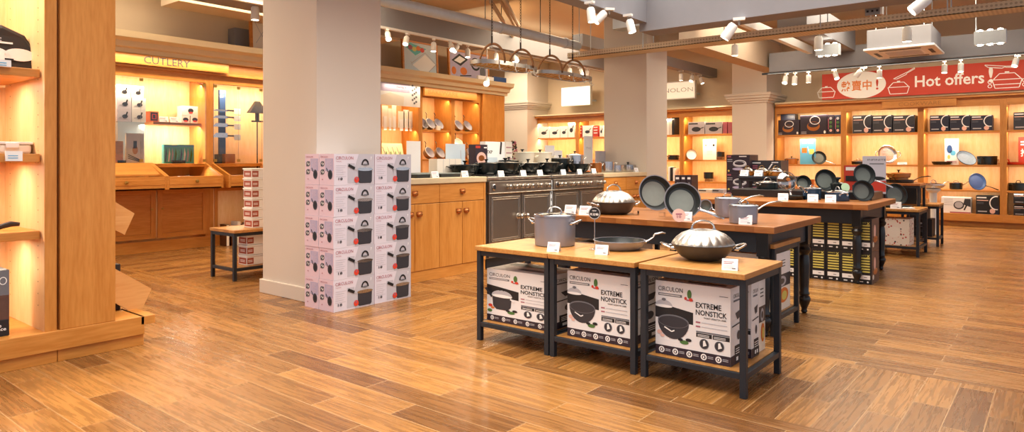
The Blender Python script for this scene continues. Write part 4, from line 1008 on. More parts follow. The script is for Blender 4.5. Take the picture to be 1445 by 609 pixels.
    m.rect(y0, 0, y0 + d, h * .125, 'plum', 1) ; m.rect(y0 + d * .3, h * .02, y0 + d * .9, h * .24, 'ink', 2); m.bars(y0 + d * .36, h * .19, d * .48, 3, h * .03, h * .01, 'card', 3); m.rect(y0 + d * .40, h * .04, y0 + d * .55, h * .09, 'card', 3); m.rect(y0 + d * .65, h * .04, y0 + d * .8, h * .09, 'card', 3)
    m.text('CIRCULON', y0 + d * .2, h * .86, d * .65, h * .05, 'ink', 2, False); m.rect(y0 + d * .2, h * .81, y0 + d * .75, h * .835, 'ink_soft', 2)
    m.poly([(y0 + d * .35, h * .66), (y0 + d * .8, h * .69), (y0 + d * .72, h * .59), (y0 + d * .5, h * .57)], 'char', 2); m.disc(y0 + d * .6, h * .36, d * .12, h * .06, 'char', 2); m.line([(y0 + d * .1, h * .50), (y0 + d * .9, h * .52)], .006, 'ink', 2)
    m.at(Matrix.Translation((0, 0, h))); m.rect(-w / 2 + .02, d * .1, w / 2 - .1, d * .35, 'char', 1); m.rect(-w * .1, -d * .3, w * .4, -d * .12, 'ink_soft', 1)
    return m.build('product_box', label=label, cat='box', bevel=.0)
SZ = .1155
def place_box(o, X, y, z=0, rz=FACE_X, d=0): o.location = (X + d / 2, y, z); o.rotation_euler = (0, 0, rz); return o
bw = dict(A=(.47, .30, .312), B=(.39, .36, .36), C=(.385, .165, .365))
place_box(extreme_box(*bw['A'], 'pot', 'white printed carton with lidded casserole picture in the left low table'), TX + .06, 2.478, SZ, d=bw['A'][1])
place_box(extreme_box(*bw['B'], 'wok', 'white printed carton with open wok picture in the middle low table'), TX + .06, 1.930, SZ, d=bw['B'][1])
place_box(extreme_box(*bw['C'], 'wok', 'white printed carton with open wok picture in the nearest low table'), TX + .06, 1.398, SZ, d=bw['C'][1])
place_box(extreme_box(.385, .105, .365, 'wok', 'white carton standing behind the front one in the nearest low table'), TX + .255, 1.37, SZ, d=.105)
def plain_box(w, d, h, mat, label, paint=None, name='product_box', cat='box', group=None):
    m = shell(w, d, h, mat)
    if paint: paint(m, w, d, h)
    return m.build(name, label=label, cat=cat, group=group)
def paint_food(m, w, d, h):
    for F in (FRONT, RIGHT):
        m.at(F(w, d)); q = w if F is FRONT else d
        m.rect(-q / 2, h * .62, q / 2, h, 'card', 1); m.rect(-q / 2, h * .4, q / 2, h * .62, 'char', 1); m.disc(0, h * .5, q * .25, h * .09, 'ink_pale', 2); m.disc(0, h * .5, q * .15, h * .05, 'char', 3)
        m.disc(q * .1, h * .25, q * .28, h * .13, 'orange', 2); m.disc(q * .14, h * .24, q * .15, h * .08, 'yellow', 3); m.bars(-q * .3, h * .85, q * .5, 3, h * .05, h * .015, 'ink', 2)
place_box(plain_box(.385, .095, .365, 'card_warm', 'pale carton with orange food photo at the back of the nearest low table', paint_food), TX + .385, 1.38, SZ, d=.095)
place_box(plain_box(.44, .35, .37, 'card_warm', 'pale carton with orange food photo in the low table under the big table', paint_food), 4.33, 1.63, SZ, d=.35)
place_box(plain_box(.44, .35, .35, 'char', 'dark carton in the low table under the left end of the big table', paint_food), 4.33, 2.64, SZ, d=.35)
# ---------------------------------------------------------------- stack of saucepan cartons
sh = .2255; sd = .172; sw = .364
def saucepan_box(label):
    w, d, h = sw, sd, sh - .001; m = shell(w, d, h, 'box_lilac'); m.at(FRONT(w, d))
    m.poly([(w * .10, h), (w * .5, h), (w * .5, 0), (w * .02, 0), (-w * .02, h * .5)], 'box_grey', 1); m.rect(-w * .18, h * .05, w * .0, h * .7, 'box_grey', 1)
    m.text('CIRCULON', -w * .46, h * .82, w * .42, h * .10, 'rose', 3, False); m.text('TOTAL', -w * .46, h * .74, w * .14, h * .035, 'rose', 3, False)
    m.bars(-w * .46, h * .62, w * .25, 6, h * .07, h * .012, 'box_grey', 2, 1); m.text('18', -w * .40, h * .16, w * .10, h * .085, 'ink', 3)
    cx, cy, s = w * .26, h * .50, w * .40
    m.poly([(cx - s * .45, cy), (cx + s * .45, cy), (cx + s * .43, cy - s * .62), (cx + s * .36, cy - s * .70), (cx - s * .36, cy - s * .70), (cx - s * .43, cy - s * .62)], 'char', 3)
    m.disc(cx, cy, s * .50, s * .09, 'steel', 4); m.poly([(cx - s * .46, cy + s * .03), (cx - s * .25, cy + s * .22), (cx + s * .25, cy + s * .22), (cx + s * .46, cy + s * .03)], 'ink_pale', 3)
    m.ring(cx, cy + s * .22, s * .24, s * .30, s * .085, 'ink', 5, 18, 0, PI); m.disc(cx, cy + s * .23, s * .16, s * .05, 'ink_soft', 6)
    m.line([(cx - s * .45, cy - s * .05), (cx - s * .68, cy + s * .05)], s * .06, 'ink_pale', 4); m.line([(cx - s * .66, cy + s * .04), (cx - s * 1.05, cy + s * .22)], s * .14, 'ink', 5)
    m.disc(cx - s * .55, cy - s * .52, s * .15, s * .15, 'tomato', 5); m.disc(cx - s * .56, cy - s * .46, s * .06, s * .06, 'rose', 6)
    m.text('?' if False else '7', w * .40, h * .82, w * .03, h * .09, 'card', 3)
    m.at(LEFT(w, d)); m.rect(-d / 2, 0, d / 2, h, 'box_pink', 1); m.text('CIRCULON', -d * .42, h * .88, d * .5, h * .05, 'rose', 3, False); m.rect(-d * .1, h * .45, d * .45, h * .85, 'lilac_print', 2)
    m.bars(0, h * .80, d * .35, 7, h * .045, h * .01, 'box_pink', 3, 1)
    for (u, v) in ((-.28, .68), (-.28, .42)): m.disc(d * u, h * v, d * .14, h * .09, 'ink_soft', 3); m.disc(d * u + .004, h * v, d * .08, h * .035, 'card', 4); m.line([(d * (u - .1), h * (v - .08)), (d * (u + .12), h * (v + .08))], .006, 'ink', 5)
    m.line([(d * .0, h * .55), (d * .1, h * .42)], .008, 'ink', 4); m.disc(d * .25, h * .34, d * .15, h * .15, 'char', 4); m.disc(d * .25, h * .34, d * .09, h * .10, 'ink', 5); m.text('18', -d * .32, h * .16, d * .08, h * .04, 'rose', 3)
    return m.build('saucepan_box', label=label, cat='box')
SB = Proto(saucepan_box('x')); rows = ['bottom row', 'second row from the floor', 'middle row', 'second row from the top', 'top row']
for r in range(5):
    jx = random.uniform(-.004, .004)
    SB.put((2.957 + sw / 2 + jx, 4.022 + sd / 2, r * sh), R(random.uniform(-.4, .4)), 'saucepan carton facing the aisle, left one, %s of the stack' % rows[r], 'stacked saucepan cartons by the pillar')
    SB.put((2.957 + sw * 1.5 + .006 + jx, 4.022 + sd / 2, r * sh), R(random.uniform(-.4, .4)), 'saucepan carton facing the aisle, right one, %s of the stack' % rows[r], 'stacked saucepan cartons by the pillar')
    SB.put((2.957 + sw / 2 + jx, 4.022 + sd * 1.5 + .004, r * sh), R(random.uniform(-.2, .3) - .1), 'pinkish carton end against the pillar, rear left, %s of the stack' % rows[r], 'stacked saucepan cartons by the pillar')
# ================================================================ BIG TABLES WITH TURNED LEGS
def turned_table(x0, x1, y0, y1, ztop, th, label, topmat, leg_x=.10):
    t = thing('turned_leg_table', (x0, y0, 0), label, 'table'); Wx, Wy = x1 - x0, y1 - y0
    m = MB(); m.box(0, 0, ztop - th, Wx, Wy, ztop, topmat); m.build('tabletop', t, bevel=.004)
    a = ztop - th; e = leg_x
    m = MB()
    m.box(e - .02, e, a - .13, e + .0, Wy - e, a, 'black_iron'); m.box(Wx - e, e, a - .13, Wx - e + .02, Wy - e, a, 'black_iron')
    m.box(e, e - .02, a - .13, Wx - e, e, a, 'black_iron'); m.box(e, Wy - e, a - .13, Wx - e, Wy - e + .02, a, 'black_iron'); m.build('apron', t, bevel=.003)
    for x in (e, Wx - e):
        for y in (e, Wy - e):
            m = MB(); q = .036; m.box(x - q, y - q, a - .15, x + q, y + q, a - .001, 'black_paint')
            z = a - .15
            m.lathe([(.012, 0), (.022, .012), (.018, .03), (.026, .05), (.040, .085), (.044, .10), (.038, .118), (.030, .125), (.036, .135), (.036, .145), (.030, .155), (.032, .2), (.038, z - .15), (.034, z - .09), (.028, z - .075), (.042, z - .055), (.046, z - .038), (.034, z - .02), (.038, z)], 'black_paint', 28, x, y)
            m.build('leg', t, bevel=.002)
    return t
T2 = (4.13, 5.14, 1.335, 3.02); T2Z = .682
turned_table(4.13, 5.14, 1.335, 3.02, T2Z, .042, 'big dark table with turned legs and reddish wood top behind the low tables', 'top_red', .09)
T3Z = .70
turned_table(6.42, 7.65, 1.29, 3.25, T3Z, .048, 'second big table with turned legs above the black striped cartons', 'top_red', .11)
# on the big table
p = PZ(866, 301.5, T2Z); o = cookware('wok', 'dark wok with ribbed steel dome lid at the left end of the big table', 'wok', .158, .088, .10, mat='anod_dark', lid='ribbed', handle='loops', curve=.5, dome=.085); o.location = (p.x, p.y, T2Z + .001); o.rotation_euler = (0, 0, R(-30))
o = cookware('frying_pan', 'larger frying pan standing upright facing out, left one on the big table', 'pan', .142, .050, .112, mat='anod', base_mat='nonstick_grey', curve=.7, L=.1, handle=None); lean(o, PZ(922, 295.5, T2Z), T2Z, .145, .112, .053, TOCAM + R(12), 14, PI)
m = MB(); m.box(-.04, -.03, 0, .04, .03, .002, 'glass'); 
o = cookware('frying_pan', 'frying pan with round pink tag standing upright, handle resting on the big table', 'pan', .125, .045, .095, mat='anod', base_mat='nonstick_grey', curve=.7, L=.17); lean(o, PZ(961, 307, T2Z), T2Z, .128, .095, .048, TOCAM + R(0), 16, R(62))
m = MB(); m.lathe([(0, 0), (.043, 0), (.043, .0015), (0, .0015)], 'skin_pink', 28); m.at(Matrix.Translation((0, 0, .002))); m.rect(-.02, .004, .02, .012, 'rose'); m.text('10', -.014, -.018, .028, .018, 'rose', 1)
g = PZ(958, 313, T2Z); m.build('round_tag', loc=(g.x, g.y, T2Z + .043), rot=(Matrix.Rotation(TOCAM, 3, 'Z') @ Matrix.Rotation(R(76), 3, 'Y') @ Matrix.Rotation(PI / 2, 3, 'Z')).to_euler(), label='round pink paper tag leaning on the upright frying pan', cat='tag')
o = cookware('small_saucepan', 'tiny saucepan lying on its side between frying pan and tall saucepan', 'pan', .045, .05, .042, mat='anod', inner='nonstick_grey', L=.08, hw=.006, seg=24); lean(o, PZ(995, 298, T2Z), T2Z, .048, .042, .053, TOCAM - R(10), 10, R(60))
p = PZ(1027, 306, T2Z); o = cookware('saucepan', 'tall grey saucepan with glass lid, rear one of two on the big table', 'pan', .088, .125, mat='anod', lid='glass', L=.20, dome=.02, handle='long'); o.location = (p.x, p.y, T2Z + .001); o.rotation_euler = (0, 0, R(-35))
p = PZ(1049, 314.5, T2Z); o = cookware('saucepan', 'grey saucepan with glass lid and steel handle near the right end of big table', 'pan', .088, .105, mat='anod', lid='glass', L=.19, dome=.02, handle='long'); o.location = (p.x, p.y, T2Z + .001); o.rotation_euler = (0, 0, R(-38))
card(1052, 318, T2Z, 'in front of the right saucepan on the big table', X=4.20, s=1.1); card(968, 314, T2Z, 'in front of the upright frying pan with the tag', X=4.22, s=1.1)
card(805, 304, T2Z, 'left one of two behind the stockpot', X=4.22, s=1.25); card(826, 306, T2Z, 'right one of two behind the stockpot', X=4.20, s=1.25)
card(1044, 297, T2Z, 'behind the two grey saucepans', X=5.08, s=1.1)
# plate stand blocks (clear) by the pans
for px, lb in ((897, 'right of the domed wok on the big table'), (934, 'between the two upright frying pans')):
    p = PX(px, 309, 4.42); m = MB(); m.box(-.02, -.015, 0, .02, .015, .03, 'glass'); m.build('clear_stand', loc=(p.x, p.y, T2Z), rot=(0, 0, R(-40)), label='small clear plastic stand ' + lb, cat='stand')
# ---------------------------------------------------------------- black striped cartons under the second big table
def stripe_box(label, w=.122, d=.30, h=.283):
    m = shell(w, d, h, 'ink'); m.at(FRONT(w, d))
    m.text('INFINITE', -w * .36, h * .86, w * .5, h * .04, 'yellow', 2, False); m.line([(w * .2, h * .90), (w * .36, h * .82)], .006, 'yellow', 2); m.line([(w * .36, h * .90), (w * .2, h * .82)], .006, 'yellow', 2)
    m.bars(-w * .38, h * .77, w * .76, 6, h * .083, h * .045, 'yellow', 2); m.rect(-w * .40, h * .14, w * .40, h * .27, 'card', 2); m.rect(0, h * .19, w * .2, h * .21, 'ink_soft', 3)
    m.rect(-w * .3, h * .05, -w * .05, h * .08, 'card', 2); m.disc(w * .25, h * .06, .008, .008, 'card', 2)
    m.at(RIGHT(w, d)); m.rect(-d / 2, 0, d / 2, h, 'brown_print', 1); m.disc(-d * .1, h * .6, d * .14, h * .2, 'skin_pink', 2); m.disc(0, h * .35, d * .28, h * .1, 'copper', 2); m.disc(-d * .3, h * .2, d * .1, h * .08, 'card_warm', 2)
    return m.build('striped_box', label=label, cat='box')
SBX = Proto(stripe_box('x')); g = 'black striped cartons under the second big table'
ys = [PX(x, 390, 6.50).y for x in (1218, 1203, 1182, 1161, 1141, 1120, 1099, 1080)]
y = 1.352
for k in range(8):
    for r in range(2):
        if r == 1 and k == 3: continue
        SBX.put((6.56 + .15 + (.02 if k > 1 else 0) - (0 if k else .0), y + k * .127, r * .285), FACE_X, 'black carton with yellow stripes, %s from the right end, %s row' % (ORD[k], ('bottom', 'upper')[r]), g)
m = MB(); o = stripe_box('black striped carton lying on its side in the upper row', .122, .30, .283); o.location = (6.73, y + 3.5 * .127 - .19, .285 + .0); o.rotation_euler = (0, 0, FACE_X)
o.location = (6.73, y + 3 * .127, .285)
# ================================================================ ITEMS ON THE SECOND BIG TABLE
def stand_pan(px, py, z, Rr, label, h=.04, face=0, back=14, spin=PI, mat='enamel_black', inner='nonstick', handle='long', L=.15, name='frying_pan', rb=None, hmat='steel', cat='pan', base=None):
    rb = rb or Rr * .78; o = cookware(name, label, cat, Rr, h, rb, mat=mat, inner=inner, curve=.7, L=L, handle=handle, hmat=hmat, hw=.008, seg=28)
    b = base if base is not None else PZ(px, py, z)
    return lean(o, b, z, Rr + .003, rb, h + .003, TOCAM + R(face), back, spin)
def sit_pan(px, py, z, Rr, h, label, name='saucepan', cat='pot', rz=-35, base=None, **k):
    o = cookware(name, label, cat, Rr, h, seg=28, **k); b = base if base is not None else PZ(px, py, z)
    o.location = (b.x, b.y, z + .001); o.rotation_euler = (0, 0, R(rz)); return o
z = T3Z; zr = z + .075
m = MB(); m.box(7.12, 1.40, z + .0005, 7.60, 2.75, z + .075, 'black_paint'); m.build('display_riser', bevel=.003, label='long low black riser along the back of the second big table', cat='display riser')
def V3(px, X): return Vector((X, PX(px, 270, X).y, 0))
sit_pan(0, 0, zr, .115, .06, 'dark casserole with glass lid and loop handles, left end of second big table', base=V3(1083, 7.38), name='casserole', mat='enamel_black', lid='glass', handle='loops', dome=.03)
sit_pan(0, 0, z, .12, .035, 'low black skillet in front of the upright glass lid', base=V3(1117, 6.85), name='frying_pan', cat='pan', mat='enamel_black', handle='long', L=.10, rz=20, rb=.10)
stand_pan(0, 0, zr, .075, 'small black frying pan standing upright, left one on the second big table', base=V3(1132, 7.40), spin=PI, handle=None)
stand_pan(0, 0, zr, .108, 'large black frying pan standing upright behind the blue saucepan', base=V3(1163, 7.40), spin=PI, handle=None)
t = thing('glass_lid', (0, 0, 0), 'round glass lid with steel rim standing upright behind the low black skillet', 'lid')
m = MB(); m.lathe([(.0, .03), (.04, .028), (.08, .012), (.096, 0)], 'lid_glass', 30, caps=False); m.build('dome', t)
m = MB(); m.lathe([(.094, -.003), (.100, -.003), (.100, .004), (.094, .004), (.094, -.003)], 'steel', 30, caps=False); m.build('rim', t); m = MB(); m.lathe([(.012, .028), (.01, .04), (.02, .048), (0, .05)], 'copper', 16); m.build('knob', t)
g = V3(1110, 7.16); t.location = (g.x, g.y, zr + .097); t.rotation_euler = (Matrix.Rotation(TOCAM, 3, 'Z') @ Matrix.Rotation(R(72), 3, 'Y')).to_euler()
sit_pan(0, 0, z, .085, .10, 'dark blue saucepan with steel loop lid on the second big table', base=V3(1146, 6.95), mat='enamel_blue', lid='steel', L=.13, rz=160, dome=.02)
sit_pan(0, 0, z, .105, .075, 'wide dark blue pan with glass lid near the right end of second table', base=V3(1182, 6.88), name='casserole', mat='enamel_blue', lid='glass', L=.13, rz=-140, handle='loops', dome=.03)
stand_pan(0, 0, zr + .06, .105, 'upper of two black frying pans leaning at the right end of the second table', base=V3(1217, 7.40), spin=R(60), L=.17)
stand_pan(0, 0, z, .098, 'lower of two black frying pans leaning at the right end of the second table', base=V3(1215, 7.0), spin=PI, handle=None)
g = V3(1217, 7.46); m = MB(); m.box(-.06, -.08, 0, .06, .08, .058, 'black_paint'); m.build('display_block', loc=(g.x, g.y, zr + .001), label='black display block under the upper leaning frying pan', cat='display block')
plain('green_tag', '#BFDDB8', .6)
m = MB(); m.lathe([(0, 0), (.042, 0), (.042, .002), (0, .002)], 'green_tag', 26); g = V3(1193, 7.2)
m.build('round_tag', loc=(g.x, g.y, zr + .042), rot=(Matrix.Rotation(TOCAM, 3, 'Z') @ Matrix.Rotation(R(78), 3, 'Y')).to_euler(), label='round pale green tag standing behind the wide blue pan', cat='tag')
g = V3(1182, 7.35); t = thing('black_pot', (g.x, g.y, zr), 'plain black pot with mushroom knob behind the wide blue pan', 'pot')
m = MB(); m.lathe([(.06, 0), (.07, .07), (.05, .085), (0, .09)], 'enamel_black', 24); m.build('body', t); m = MB(); m.lathe([(.012, .088), (.012, .11), (.03, .12), (.03, .135), (0, .14)], 'enamel_black', 20); m.build('lid_knob', t)
for px, X, w in ((1105, 6.66, 'in front of the low black skillet on the second table'), (1147, 6.66, 'in front of the dark blue saucepan'), (1172, 6.64, 'in front of the wide blue pan')): card(px, 0, z, w, X=X, s=1.25)
# carton stacks and stand behind the second table
def paint_steamer(m, w, d, h):
    for F in (FRONT,):
        m.at(F(w, d)); m.bars(w * .05, h * .88, w * .32, 1, 1, h * .05, 'card', 2); m.bars(-w * .46, h * .86, w * .16, 1, 1, h * .08, 'rose', 2); m.bars(-w * .46, h * .72, w * .22, 2, h * .1, h * .03, 'ink_pale', 2)
        m.disc(w * .08, h * .48, w * .30, h * .16, 'ink_pale', 2); m.disc(w * .06, h * .52, w * .2, h * .10, 'plum', 3); m.ring(w * .08, h * .55, w * .28, h * .16, w * .03, 'card', 4); m.disc(w * .0, h * .22, w * .24, h * .07, 'lilac_print', 2)
        m.disc(-w * .40, h * .12, .012, .012, 'yellow', 2)
def fbox(px0, px1, py0, X, z0, depth, mat, label, paint=None, group=None, pyb=None, name='product_box', cat='box'):
    """carton whose front lies on the real plane X and stands at height z0"""
    pm = (px0 + px1) / 2; a = PX(px0, py0, X).y; b = PX(px1, py0, X).y; zt = PX(pm, py0, X).z
    if pyb is not None: h = PX(pm, py0, X).z - PX(pm, pyb, X).z
    else: h = zt - z0
    w = a - b - .004
    o = plain_box(w, depth, h, mat, label, paint, name=name, cat=cat, group=group); o.location = (X + depth / 2, (a + b) / 2, z0); o.rotation_euler = (0, 0, FACE_X); return o
h = PX(1043, 218, 8.4).z / 5
for k in range(5):
    o = fbox(1025, 1058, 218, 8.4, 0, .30, 'plum', 'dark purple pan carton, %s from the top of the stack by the wall pillar' % ORD[4 - k], paint_steamer, 'dark purple pan cartons by the wall pillar', pyb=218 + (PX(1043, 218, 8.4).z / 5 - .002) / 1 * 0 + 25.5)
    o.location.z = k * (h); o.scale.z = (h - .001) / (o.dimensions.z if o.dimensions.z else h)
def paint_wide(m, w, d, h):
    m.at(FRONT(w, d)); m.bars(-w * .46, h * .86, w * .3, 1, 1, h * .05, 'card', 2); m.bars(w * .2, h * .88, w * .22, 1, 1, h * .05, 'card', 2); m.bars(-w * .46, h * .72, w * .2, 2, h * .1, h * .06, 'rose', 2)
    m.line([(w * .1, h * .6), (w * .22, h * .85)], w * .05, 'card', 2); m.ring(0, h * .3, w * .2, h * .15, w * .03, 'ink_pale', 2)
zt = PX(1080, 226, 8.5).z
for k in range(4):
    o = fbox(1059, 1102, 226, 8.5, 0, .30, 'char', 'wide black pan carton, %s from the top of the stack right of the purple cartons' % ORD[3 - k], paint_wide, 'wide black pan cartons by the wall pillar')
    o.location.z = k * zt / 4; s = (zt / 4 - .001) / zt; o.scale.z = s
t = low_table('dark metal display stand carrying amber lidded pots behind the second table', w=.62, d=.35, h=.90, name='display_stand', topmat='black_iron'); g = PX(1042, 250, 7.75)
t.location = (7.75, g.y, 0); t.rotation_euler = (0, 0, FACE_X)
for i, (px, r_) in enumerate(((1054, .075), (1074, .085), (1094, .085))):
    b = PX(px, 240, 7.9); sit_pan(0, 0, .901, r_, .045, 'amber lidded pot on the dark stand, %s from the left' % ORD[i], name='amber_pot', base=Vector((7.92, b.y, 0)), mat='amber', inner='amber', lid='glass', handle='loops', dome=.05, knob='loop', hmat='brass')
    b = PX(px - 3, 250, 7.78); CARD.put((7.765, b.y, .9005), FACE_X, 'small white folded price card in front of the %s amber pot' % ORD[i], 'price cards', scale=(1.3, 1.3, 1.3)) if i < 2 else None
# grey boxes row behind the upright pans (seen under the far shelf)
t = low_table('low wooden topped table behind the big table with small cartons', w=.9, d=.45, h=.55, name='display_table'); g = PX(975, 280, 8.3); t.location = (8.9, PX(955, 280, 8.9).y, 0); t.rotation_euler = (0, 0, FACE_X)
def paint_panpic(m, w, d, h):
    m.at(FRONT(w, d)); m.rect(-w * .46, h * .8, w * .1, h * .92, 'char', 2); m.disc(0, h * .4, w * .28, h * .2, 'char', 2); m.line([(w * .2, h * .42), (w * .46, h * .55)], h * .07, 'char', 2); m.bars(-w * .4, h * .12, w * .5, 1, 1, h * .05, 'ink_pale', 2)
for i, (a, b) in enumerate(((955, 969), (970, 984), (985, 1004), (1005, 1020))):
    fbox(a, b, 267, 9.0, .551, .25, 'box_grey' if i % 2 else 'card_warm', 'small pan carton in the row behind the upright frying pans, %s from the left' % ORD[i], paint_panpic, 'small cartons behind the upright pans')
def paint_knives(m, w, d, h):
    m.at(FRONT(w, d)); m.ring(0, h * .4, w * .3, h * .25, w * .08, 'ink_pale', 2); m.rect(-w * .3, h * .8, w * .3, h * .9, 'card', 2)
t = low_table('dark low table beside the second pillar with black cartons', w=.8, d=.4, h=.62, name='display_table'); t.location = (8.2, PX(938, 270, 8.2).y + .0, 0); t.rotation_euler = (0, 0, FACE_X)
for i, (a, b) in enumerate(((952, 960), (960.5, 968), (968.5, 976))):
    fbox(a, b, 247, 8.25, .621, .2, 'plum', 'narrow black carton beside the second pillar, %s from the left' % ORD[i], paint_knives, 'narrow black cartons beside the second pillar')
for i, (a, b, mt) in enumerate(((942, 945, 'card'), (946, 950, 'ink'), (951, 954, 'card'))):
    pass
# tall grey info panel with red foot
m = MB(); a = PX(1217, 240, 8.2); b = PX(1250, 240, 8.2); zt = PX(1233, 220, 8.2).z
m.box(8.2, b.y, .72, 8.215, a.y, zt, 'box_grey'); m.at(Matrix(((0, 0, -1, 8.2), (-1, 0, 0, 0), (0, 1, 0, 0), (0, 0, 0, 1)))); m.rect(-a.y, .74, -b.y, .86, 'red', 1); m.disc(-(a.y + b.y) / 2 + .03, .885, .08, .02, 'ink', 2)
m.text('INFINITE', -a.y + .05, zt - .05, .18, .018, 'ink', 2, False); m.bars(-a.y + .07, zt - .09, .14, 1, 1, .012, 'ink_soft', 2)
m.at(); m.box(8.18, b.y + .03, 0, 8.24, b.y + .06, .74, 'black_iron'); m.box(8.18, a.y - .06, 0, 8.24, a.y - .03, .74, 'black_iron')
m.build('info_panel', label='tall pinkish grey info panel with red lower band behind the leaning pans', cat='sign')
m = MB(); a = PX(1191, 240, 8.6); b = PX(1213, 240, 8.6); zt = PX(1200, 233, 8.6).z; m.box(8.6, b.y, 0.0, 8.64, a.y, zt, 'red'); m.box(8.59, b.y + .02, .84, 8.6, a.y - .02, .9, 'ink'); m.box(8.595, b.y + .02, zt - .06, 8.6, a.y - .02, zt - .02, 'card')
m.build('info_panel', label='red info panel with black pot picture left of the grey info panel', cat='sign')
# ---------------------------------------------------------------- fourth and fifth tables
t = low_table('low black table with terrazzo patterned carton underneath', w=.60, d=.60, h=.53); t.location = (8.72, 1.84, 0); t.rotation_euler = (0, 0, FACE_X)
plain_t = plain_box(.31, .30, .30, 'terrazzo', 'square carton with speckled terrazzo print on the low table shelf', lambda m, w, d, h: (m.at(FRONT(w, d)), m.disc(0, h * .5, w * .22, h * .2, 'card_warm', 2))); place_box(plain_t, 8.78, 1.50, SZ, d=.30)
t = low_table('small black table with two black cartons near the far shelves', w=.42, d=.42, h=.53); t.location = (9.95, 1.62, 0); t.rotation_euler = (0, 0, FACE_X)
def paint_blk(m, w, d, h): m.at(FRONT(w, d)); m.rect(-w * .2, h * .55, w * .2, h * .6, 'ink_soft', 2); m.disc(0, h * .75, w * .08, h * .06, 'ink_pale', 2); m.bars(-w * .2, h * .35, w * .4, 2, h * .08, h * .02, 'ink_soft', 2)
place_box(plain_box(.26, .28, .22, 'ink', 'lower of two black cartons in the small black table', paint_blk), 9.99, 1.41, SZ, d=.28)
place_box(plain_box(.20, .24, .15, 'char', 'upper of two black cartons in the small black table', paint_blk), 9.99, 1.43, SZ + .221, d=.24)
z = .53
stand_pan(0, 0, z + .025, .128, 'round black grill pan with pale centre standing on the fourth table', spin=PI, inner='nonstick', handle=None, base=Vector((9.05, PX(1262, 270, 9.05).y, 0)))
m = MB(); g = PX(1262, 270, 8.95); m.box(-.13, -.19, 0, .13, .19, .018, 'enamel_black'); m.box(-.12, -.18, .018, .12, .18, .022, 'nonstick'); m.build('griddle', loc=(8.99, g.y + .02, z + .001), label='flat dark griddle plate lying on the fourth table', cat='griddle')
t = low_table('taller dark stand behind the fourth table carrying brass pots', w=.46, d=.42, h=.80, name='display_stand', topmat='top_red'); t.location = (9.42, 1.79, 0); t.rotation_euler = (0, 0, FACE_X)
m = MB(); m.box(9.44, 1.37, .55, 9.80, 1.75, .745, 'black_paint'); m.build('black_box', label='black box under the top of the taller stand behind the fourth table', cat='box')
def V9(px): return Vector((9.6, PX(px, 255, 9.6).y, 0))
sit_pan(0, 0, .801, .17, .035, 'wide flat dark green pan on the taller stand under the brass pots', name='frying_pan', cat='pan', mat='enamel_black', base=V9(1268), rz=-60, L=.20, hmat='enamel_black')
sit_pan(0, 0, .808, .10, .055, 'brass coloured pot inside the wide dark pan, lower of two', name='brass_pot', mat='amber', inner='amber', handle='loops', base=V9(1268), hmat='brass')
sit_pan(0, 0, .865, .13, .045, 'brass coloured pan with lid on top of the lower brass pot', name='brass_pot', mat='amber', inner='amber', handle='loops', lid='same', knob='knob', dome=.02, base=V9(1268), hmat='brass')
g = PX(1264, 286, 8.76)
for i, (x, y, s) in enumerate(((8.76, g.y, 1.5),)): CARD.put((x, y, .5305), FACE_X, 'white folded price card at the front of the fourth table', 'price cards', scale=(1.5, 1.5, 1.5))
m = MB()
for k in range(5): m.at(Matrix.Rotation(R(k * 9 - 12), 4, 'Z')); m.box(-.09, -.05, k * .003, .09, .05, k * .003 + .002, 'card')
m.build('leaflets', loc=(8.85, PX(1281, 286, 8.85).y, .531), label='loose pile of white leaflets on the fourth table corner', cat='leaflets')
m = MB(); m.box(-.06, -.08, 0, .06, .08, .055, 'ply'); m.box(-.05, -.07, .055, .05, .07, .057, 'honey_dark'); m.build('wooden_box', bevel=.003, loc=(10.1, 1.42, .531), label='small wooden box on the small black table', cat='box')
# white pedestal with shallow pan, beyond
m = MB(); m.lathe([(.12, 0), (.12, .02), (.05, .04), (.045, .62), (.09, .66), (.09, .68), (0, .68)], 'white_paint', 26); g = PX(1317, 265, 11.2); m.build('pedestal', loc=(11.2, g.y, 0), label='slim white pedestal in front of the far shelves', cat='pedestal')
sit_pan(0, 0, .681, .15, .05, 'pale shallow pan with lid on the white pedestal', name='shallow_pan', cat='pan', mat='steel', inner='steel', lid='glass', handle='long', L=.16, rb=.08, base=Vector((11.2, g.y, 0)), rz=-30, dome=.03)
# ================================================================ FAR SHELVES, RIGHT
XS = 13.36
plain('speckle', '#8FA0B4', .4, var=.2, scale=60)
def paint_ring(m, w, d, h):
    m.at(FRONT(w, d)); m.bars(-w * .46, h * .86, w * .42, 1, 1, h * .07, 'card', 2); m.bars(-w * .46, h * .72, w * .5, 1, 1, h * .05, 'skin_pink', 2); m.bars(-w * .46, h * .62, w * .3, 2, h * .06, h * .02, 'ink_soft', 2)
    m.ring(w * .40, h * .62, w * .32, h * .38, w * .05, 'card', 3, 16, R(80), R(280)); m.disc(w * .22, h * .18, w * .12, h * .14, 'skin_pink', 2); m.bars(-w * .42, h * .12, w * .4, 1, 1, h * .06, 'ink_pale', 2); m.poly([(w * .1, 0), (w * .5, 0), (w * .5, h * .5), (w * .3, h * .4)], 'navy', 1)
def paint_panlid(m, w, d, h):
    m.at(FRONT(w, d)); m.disc(0, h * .42, w * .24, h * .24, 'copper', 2); m.disc(0, h * .50, w * .2, h * .14, 'plum', 3); m.ring(w * .06, h * .72, w * .2, h * .22, w * .03, 'card', 4); m.bars(-w * .46, h * .12, w * .2, 2, h * .08, h * .03, 'ink_pale', 2); m.disc(w * .42, h * .12, w * .04, h * .08, 'card', 2)
